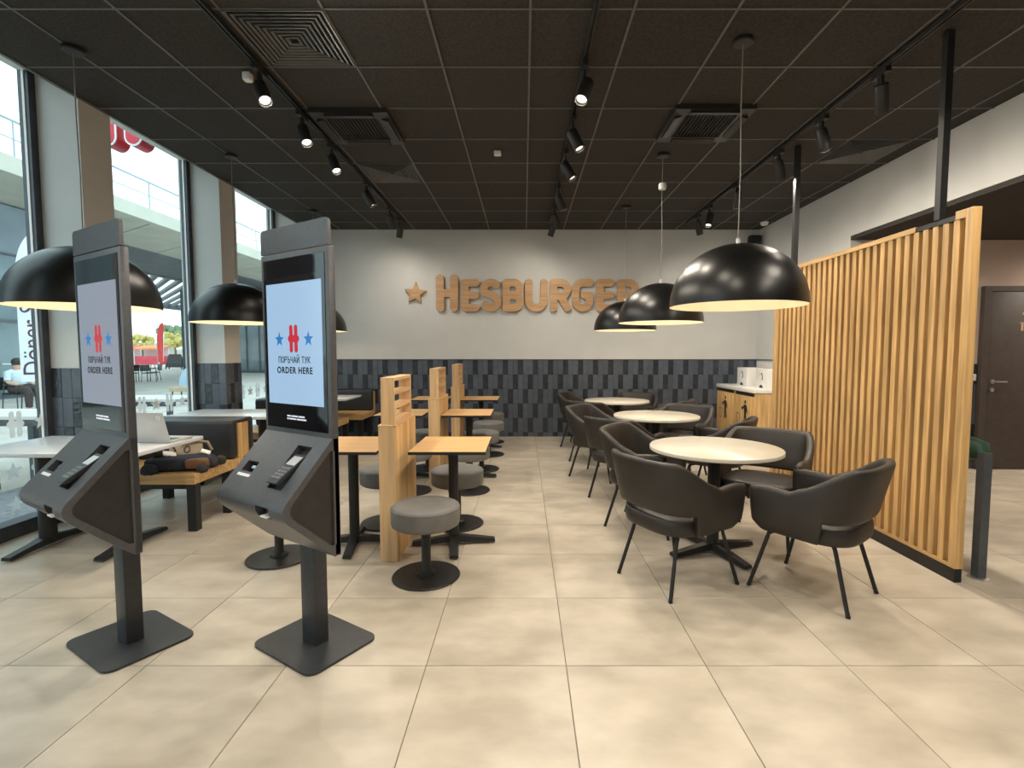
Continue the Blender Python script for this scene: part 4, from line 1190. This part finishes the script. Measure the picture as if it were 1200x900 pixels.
# canopy building along the plaza
cn = empty('canopy', (-13.4, 0, 6.0), 0, 'long cream canopy roof with railing and louvers across the plaza', 'canopy')
YA, YB = 4.0, 62.0
MB().box(0.0, 0.25, YA, YB, 0.0, 0.45).build('fascia', 'fascia_cream', cn)
k = 0
yv = YA
while yv < 56:
    L_ = 2.9; sh_ = 2.4
    m = MB().loft([[(0, yv + 0.03, 0), (0, yv + L_ - 0.03, 0), (-3.6, yv + L_ - 0.03 + sh_, 0), (-3.6, yv + 0.03 + sh_, 0)], [(0, yv + 0.03, 0.05), (0, yv + L_ - 0.03, 0.05), (-3.6, yv + L_ - 0.03 + sh_, 0.05), (-3.6, yv + 0.03 + sh_, 0.05)]])
    m.build('soffit_panel', 'fascia_cream', cn); yv += L_
MB().box(-3.6, 0, YA, YB, 0.06, 0.3).build('soffit_core', 'panel_grey', cn)
for k in range(22): MB().box(-3.75 - k * 0.2, -3.62 - k * 0.2, YA, YB, -0.05, 0.12).build('soffit_slat', 'pergola_dark', cn)
MB().box(-8.1, -3.6, YA, YB, 0.13, 0.3).build('slat_backing', 'panel_dark', cn)
sx_, ex_ = -8.1, -22.0
for k in range(46):
    y0 = 8 + k * 1.1
    dy = (sx_ - ex_) / math.tan(R(41.7))
    MB().loft([[(sx_, y0, -0.02), (sx_, y0 + 0.42, -0.02), (sx_, y0 + 0.42, 0.18), (sx_, y0, 0.18)], [(ex_, y0 + dy, -0.02), (ex_, y0 + 0.42 + dy, -0.02), (ex_, y0 + 0.42 + dy, 0.18), (ex_, y0 + dy, 0.18)]]).build('louver', 'pergola_dark', cn)
MB().box(-22.4, -22.0, YA, 75, -0.25, 0.3).build('edge_beam', 'pergola_dark', cn)
MB().box(-8.5, -8.1, YA, YB, -0.1, 0.3).build('edge_beam', 'pergola_dark', cn)
rl = MB().tube([(0.1, YA, 1.42), (0.1, YB, 1.42)], 0.03, 6).tube([(0.1, YA, 0.95), (0.1, YB, 0.95)], 0.015, 6).build('railing', 'rail_grey', cn)
pm_ = MB().tube([(0, 0, 0.45), (0, 0, 1.42)], 0.02, 6).mesh('rail_post', 'rail_grey')
for k in range(24): link('rail_post', pm_, cn, (0.1, YA + k * 2.4, 0))
for k, (x, y) in enumerate(((-22.2, 24), (-22.2, 44), (-8.3, 40), (-8.3, 62))): MB().tube([(x, y, -6.03), (x, y, -0.05)], 0.16, 12).build('canopy_column', 'pergola_dark', cn)
# grey panel building under the canopy
gb = empty('panel_building', (-16.0, 0, 0), 0, 'grey panelled building with glazed shopfront across the plaza', 'building')
MB().box(-6, -0.08, 2, 19.5, -0.03, 5.98).build('wall', 'panel_dark', gb)
pm2 = MB().box(-0.08, 0, 0.015, 1.985, 4.48, 5.95).mesh('facade_panel', 'panel_grey')
pn = MB().box(-0.06, -0.02, 0.05, 1.15, 0.1, 4.42).mesh('shop_pane', 'facade_glass')
fm = MB().box(-0.06, 0.05, -0.05, 0.05, -0.03, 4.46).mesh('shop_mullion', 'panel_dark')
for k in range(8): link('facade_panel', pm2, gb, (0, 3.4 + k * 2.0, 0))
for k in range(13):
    link('shop_pane', pn, gb, (0, 3.4 + k * 1.2, 0)); link('shop_mullion', fm, gb, (0, 3.4 + k * 1.2, 0))
MB().box(-0.06, 0.06, 2.0, 19.5, 4.42, 4.48).box(-0.06, 0.06, 2, 19.5, 2.35, 2.43).build('shop_transom', 'panel_dark', gb)
MB().tube([(0.08, 15.5, 1.05), (0.08, 16.3, 1.05)], 0.02, 6).build('door_bar', 'label_white', gb)
# glazed pavilion at the far end, under the canopy
gp = empty('glass_pavilion', (-19.6, 36.0, 0), 0, 'glazed pavilion under the canopy, seen through the farthest window', 'building')
MB().box(-4.5, 4.5, 0.1, 4, -0.03, 5.8).build('wall', 'facade_glass', gp)
pn2 = MB().box(0.04, 0.86, 0.02, 0.08, 0.15, 5.2).mesh('pane', 'facade_glass')
ml2 = MB().box(-0.05, 0.05, -0.03, 0.12, -0.03, 5.8).mesh('mullion', 'panel_dark')
for k in range(10):
    link('pane', pn2, gp, (-4.5 + k * 0.9, 0, 0)); link('mullion', ml2, gp, (-4.5 + k * 0.9, 0, 0))
MB().box(-4.5, 4.5, -0.05, 0.14, 5.2, 5.8).box(-4.5, 4.5, -0.04, 0.13, -0.03, 0.15).build('band', 'panel_dark', gp)
# hanging illuminated emblem beside the entrance (only the feet of the bars show)
hs = empty('blade_sign', (-4.60, 5.95, 3.76), 0, 'red rounded sign with white outline hanging outside the second window', 'sign')
hl2 = [[(a, b) for a, b in q] for q in h_logo_loops(1.0)]
link('sign_body', curve_mesh('sign_body', hl2, 0.10, 0, 'sign_red'), hs, (0, 0.11, 0.5), (PI / 2, 0, 0))
link('sign_outline', curve_mesh('sign_outline', hl2, 0.006, 0, 'sign_white'), hs, (0, 0.003, 0.5), (PI / 2, 0, 0))
def h_small(h, d):
    f = lambda x, y: min(cap_sd(x, y, -0.145, -0.40, -0.145, 0.40, 0.10 - d), cap_sd(x, y, 0.145, -0.40, 0.145, 0.40, 0.10 - d), cap_sd(x, y, -0.21, 0, 0.21, 0, 0.125 - d))
    return [[(a * h, b * h) for a, b in q] for q in contours(f, -0.45, 0.45, -0.6, 0.6, 0.03)]
link('sign_face', curve_mesh('sign_face', h_small(1.0, 0.02), 0.004, 0, 'sign_red'), hs, (0, -0.006, 0.5), (PI / 2, 0, 0))
MB().box(0.22, 0.634, 0.08, 0.14, 0.06, 0.12).build('bracket', 'frame_dark', hs)
# feather flag with lettering
ff = empty('feather_flag', (-8.60, 9.0, -0.03), R(30), 'tall white feather flag with dark vertical lettering outside the first window', 'flag')
MB().tube([(0.25, 0, 0), (0.25, 0, 2.4), (0.24, 0, 3.2), (0.17, 0, 3.5), (0.05, 0, 3.56)], 0.014, 8).build('flag_pole', 'rail_grey', ff, smooth=True)
pts = [(0.24, 0.92), (-0.235, 0.92), (-0.235, 2.75)] + arc(0.10, 2.75, 0.335, 0.80, 180, 92, 10) + [(0.19, 3.46), (0.235, 3.2)]
MB().prism(pts, 'y', -0.004, 0.004).build('banner', 'flag_white', ff)
link('lettering', text_mesh('lettering', 'D\u00f6ner S', 0.37, 'ink_maroon', 0.001, 'LEFT'), ff, (-0.06, -0.006, 1.02), (PI / 2, -PI / 2, 0))
sq(MB(), (-0.02, -0.004, 2.76), (0.085, 0.003, 0.06), 0.9, 16, 6).build('red_mark', 'flag_red', ff)
MB().lathe([(0.0005, 0), (0.2, 0), (0.2, 0.05), (0.0005, 0.06)], 20, (0.25, 0)).build('flag_base', 'panel_dark', ff)
# outdoor tables with white slats
def make_otable():
    t = empty('outdoor_table')
    sm_ = MB().box(-0.9, 0.9, -0.055, 0.055, 0.70, 0.735).mesh('slat', 'bench_slat_white')
    for k in range(6): link('slat', sm_, t, (0, -0.33 + k * 0.132, 0))
    MB().box(-0.88, 0.88, -0.39, -0.34, 0.63, 0.698).box(-0.88, 0.88, 0.34, 0.39, 0.63, 0.698).build('frame', 'panel_dark', t)
    lm_ = MB().box(-0.03, 0.03, -0.03, 0.03, 0.0, 0.66).mesh('leg', 'panel_dark')
    for x in (-0.8, 0.8):
        for y in (-0.36, 0.36): link('leg', lm_, t, (x, y, 0))
    return t
ot0 = make_otable()
for i, (x, y, lab) in enumerate([(-6.15, 5.85, 'white-slatted outdoor table beyond the first window'), (-6.05, 7.85, 'white-slatted outdoor table beyond the second window')]):
    t = ot0 if i == 0 else copy_tree(ot0)
    t.location = (x, y, -0.02); tag(t, lab, 'outdoor table', 'outdoor tables')
def make_ochair(name, smat, fmat):
    c = empty(name)
    MB().rbox(-0.23, 0.23, -0.22, 0.22, 0.42, 0.46, 0.01, 2).build('seat', smat, c)
    MB().rbox(-0.23, 0.23, 0.20, 0.24, 0.55, 0.86, 0.01, 2).build('backrest', smat, c, rot=(R(-6), 0, 0))
    for x in (-0.2, 0.2):
        MB().tube([(x, -0.2, 0), (x, -0.19, 0.64), (x, 0.2, 0.66)], 0.014, 6).build('front_leg', fmat, c)
        MB().tube([(x, 0.26, 0), (x, 0.21, 0.45), (x, 0.13, 0.85)], 0.014, 6).build('rear_leg', fmat, c)
    return c
oc = make_ochair('outdoor_chair', 'tan_wood', 'panel_dark')
oc.location = (-5.95, 6.98, -0.02); oc.rotation_euler = (0, 0, R(15)); tag(oc, 'tan outdoor chair with dark frame just beyond the second window', 'chair')
o2 = copy_tree(oc); o2.location = (-5.70, 5.05, -0.02); o2.rotation_euler = (0, 0, R(170)); tag(o2, 'tan outdoor chair with dark frame beyond the first window', 'chair')
bc0 = make_ochair('cafe_chair', 'fixture_black', 'fixture_black')
for i, (x, y, a) in enumerate(((-19.0, 24.6, 0.4), (-18.25, 24.7, 1.2), (-18.7, 25.6, -0.6))):
    t = bc0 if i == 0 else copy_tree(bc0)
    t.location = (x, y, -0.03); t.rotation_euler = (0, 0, a); tag(t, 'black cafe chair on the plaza, %s of its cluster of three' % ('leftmost', 'middle and nearest', 'rightmost')[i], 'chair', 'black plaza chairs')
# round-backed shell chair
sc_ = empty('shell_chair', (-9.25, 14.0, -0.03), 0, 'pale blue round-backed chair with tan seat on the plaza', 'chair')
MB().prism(arc(0, 0.50, 0.42, 0.58, 0, 180, 16), 'y', 0.20, 0.24).build('backrest', 'stall_blue_pale', sc_)
MB().rbox(-0.40, 0.42, -0.25, 0.22, 0.38, 0.50, 0.02, 2).build('seat', 'tan_wood', sc_)
for x in (-0.33, 0.33):
    for y in (-0.2, 0.16): MB().tube([(x, y, 0), (x, y, 0.4)], 0.018, 6).build('leg', 'panel_dark', sc_)
# sandwich board
sb = empty('sandwich_board', (-30.2, 44, -0.03), 0, 'dark folding sandwich board standing far out on the plaza', 'sign board')
for sy in (-1, 1):
    p_ = MB().prism([(-0.75, 0.15), (0.75, 0.15), (0.50, 1.30), (-0.50, 1.30)], 'y', -0.03, 0.03).build('board', 'fixture_black', sb, loc=(0, sy * 0.22, 0), rot=(R(sy * 9), 0, 0))
    MB().box(-0.72, -0.64, -0.03, 0.03, 0, 0.2).box(0.64, 0.72, -0.03, 0.03, 0, 0.2).build('foot', 'fixture_black', p_)
# far flags
for x, y, mat, h_, lab in ((-35.7, 50, 'flag_red', 4.4, 'red feather flag standing far across the plaza'), (-38.5, 54, 'flag_white', 3.6, 'white feather flag beside the distant red flag')):
    f_ = empty('feather_flag', (x, y, -0.03), 0, lab, 'flag')
    MB().tube([(-0.32, 0, 0), (-0.32, 0, h_ * 0.8), (-0.15, 0, h_ * 0.97), (0.3, 0, h_)], 0.03, 6).build('flag_pole', 'rail_grey', f_)
    MB().prism([(-0.30, 0.5), (0.22, 0.5), (0.30, h_ * 0.7), (0.42, h_ * 0.9), (0.34, h_ * 0.99), (0.0, h_ * 0.95), (-0.22, h_ * 0.82), (-0.30, h_ * 0.6)], 'y', -0.012, 0.012).build('banner', mat, f_)
# market stalls
STL = [(-47.6, 60, 2.6, 'stall_red', 'stall_white', 'red market stall, leftmost on the horizon'), (-44.4, 60, 3.0, 'stall_orange', 'stall_red', 'orange market stall near the distant red flag'), (-41.0, 62, 2.2, 'stall_white', 'stall_orange', 'white market stall between orange and red ones on the horizon'),
       (-40.0, 66, 3.2, 'stall_red', 'stall_orange', 'red and orange market stall behind the white one'), (-38.5, 60, 2.6, 'stall_blue', 'stall_red', 'blue-topped market stall at the right of the distant row')]
for x, y, w, c1, c2, lab in STL:
    t = empty('market_stall', (x, y, -0.03), 0, lab, 'stall', 'distant market stalls')
    MB().box(-w / 2, w / 2, 0, 1.6, 0, 1.0).build('counter', c2, t)
    MB().box(-w / 2, w / 2, 1.4, 1.6, 1.0, 1.9).build('back_panel', 'stall_white', t)
    MB().prism([(-0.3, 1.75), (1.7, 2.15), (1.7, 2.3), (-0.3, 1.95)], 'x', -w / 2 - 0.1, w / 2 + 0.1).build('awning', c1, t)
    for x_ in (-w / 2 + 0.05, w / 2 - 0.05): MB().tube([(x_, -0.2, 0), (x_, -0.2, 1.9)], 0.04, 6).build('stall_post', 'stall_white', t)
# far trees
def tree(x, y, h_, mat, lab, seed):
    t = empty('tree', (x, y, -0.03), 0, lab, 'tree', 'distant trees')
    MB().tube([(0, 0, 0), (0.05, 0, h_ * 0.35), (-0.05, 0, h_ * 0.7)], [0.16, 0.12, 0.06], 8).build('trunk', 'bark', t)
    rnd = random.Random(seed); m = MB()
    for k in range(46):
        a, b = rnd.uniform(0, 2 * PI), rnd.uniform(0, 1)
        rr = h_ * 0.36 * math.sqrt(b)
        m_c = (rr * math.cos(a), rr * math.sin(a), h_ * (0.70 + rnd.uniform(-0.24, 0.27) * (1 - b * 0.6)))
        sq(m, m_c, (h_ * 0.09 * rnd.uniform(.6, 1.2),) * 3, 0.9, 7, 5, rnd.uniform(0, 6), 0.25, seed * 50 + k)
    m.build('crown', mat, t)
tree(-58.5, 78, 4.2, 'leaf_yellow', 'pale yellow tree on the horizon left of the red flag', 1)
tree(-53.5, 78, 4.6, 'leaf_yellow', 'yellow tree on the horizon right of the red flag', 2)
tree(-57.5, 84, 6.2, 'leaf_green', 'tall green tree rising behind the yellow one', 3)
# distant low wall of pale buildings
o = MB().box(-90, -30, 110, 116, -0.03, 2.6).box(-84, -76, 108, 116, 2.6, 3.4).box(-60, -50, 109, 116, 2.6, 3.2).build('distant_building', 'fascia_cream')
tag(o, 'long pale low building on the far horizon', 'building')

# seated person far outside the first window
def skin_body(name, verts, edges, rads, mat, parent, sub=2):
    me = bpy.data.meshes.new(name); me.from_pydata(verts, edges, [])
    o_ = bpy.data.objects.new(name, me); COL.objects.link(o_)
    md = o_.modifiers.new('skin', 'SKIN'); md.use_smooth_shade = True
    for v, r_ in zip(me.skin_vertices[0].data, rads): v.radius = (r_, r_) if not isinstance(r_, tuple) else r_
    me.skin_vertices[0].data[0].use_root = True
    sd = o_.modifiers.new('sub', 'SUBSURF'); sd.levels = sub; sd.render_levels = sub
    dg = bpy.context.evaluated_depsgraph_get(); dg.update()
    m2 = bpy.data.meshes.new_from_object(o_.evaluated_get(dg)); bpy.data.objects.remove(o_)
    m2.name = name; m2.materials.clear(); m2.materials.append(MATS[mat])
    m2.polygons.foreach_set('use_smooth', [True] * len(m2.polygons))
    return link(name, m2, parent)
PX, PY = -12.35, 12.4
pc = make_ochair('terrace_chair', 'fixture_black', 'panel_dark')
pc.location = (PX, PY, -0.03); pc.rotation_euler = (0, 0, R(80)); tag(pc, 'dark terrace chair under the seated person outside', 'chair')
pp = empty('person', (PX, PY, -0.03), R(80), 'seated person in pale shirt and dark trousers outside the shopfront', 'person')
V = [(0, 0.02, 0.53), (0, 0.04, 0.72), (0, 0.05, 0.92), (0, 0.03, 1.02), (0, 0.02, 1.10), (0, 0.0, 1.20),
     (0.19, 0.05, 0.95), (0.24, 0.0, 0.72), (0.16, -0.22, 0.66), (-0.19, 0.05, 0.95), (-0.24, 0.0, 0.72), (-0.16, -0.22, 0.66),
     (0.10, 0.0, 0.52), (0.12, -0.40, 0.50), (0.12, -0.42, 0.08), (0.12, -0.54, 0.045), (-0.10, 0.0, 0.52), (-0.12, -0.40, 0.50), (-0.12, -0.42, 0.08), (-0.12, -0.54, 0.045)]
Ed = [(0, 1), (1, 2), (2, 3), (3, 4), (4, 5), (2, 6), (6, 7), (7, 8), (2, 9), (9, 10), (10, 11), (0, 12), (12, 13), (13, 14), (14, 15), (0, 16), (16, 17), (17, 18), (18, 19)]
Rd = [0.13, 0.115, 0.11, 0.055, 0.085, 0.095, 0.06, 0.05, 0.035, 0.06, 0.05, 0.035, 0.095, 0.07, 0.045, 0.035, 0.095, 0.07, 0.045, 0.035]
body = skin_body('body', V, Ed, Rd, 'skin', pp)
MB().lathe([(0.150, 0.66), (0.162, 0.74), (0.165, 0.84), (0.160, 0.93), (0.11, 1.0), (0.07, 1.015)], 20, (0, 0.04)).tube([(0.10, 0.045, 0.955), (0.19, 0.05, 0.94), (0.235, 0.01, 0.76)], [0.085, 0.08, 0.066], 12).tube([(-0.10, 0.045, 0.955), (-0.19, 0.05, 0.94), (-0.235, 0.01, 0.76)], [0.085, 0.08, 0.066], 12).build('shirt', 'shirt_pale', pp, smooth=True)
tr_ = MB()
for sx in (-1, 1): tr_.tube([(sx * 0.10, 0.06, 0.55), (sx * 0.12, -0.38, 0.53), (sx * 0.12, -0.44, 0.46), (sx * 0.12, -0.43, 0.12)], [0.12, 0.095, 0.085, 0.065], 12)
tr_.build('trousers', 'trousers_dark', pp, smooth=True)
sq(MB(), (0, 0.025, 1.20), (0.105, 0.115, 0.11), 0.95, 18, 12).build('hair', 'hair_dark', pp, smooth=True)
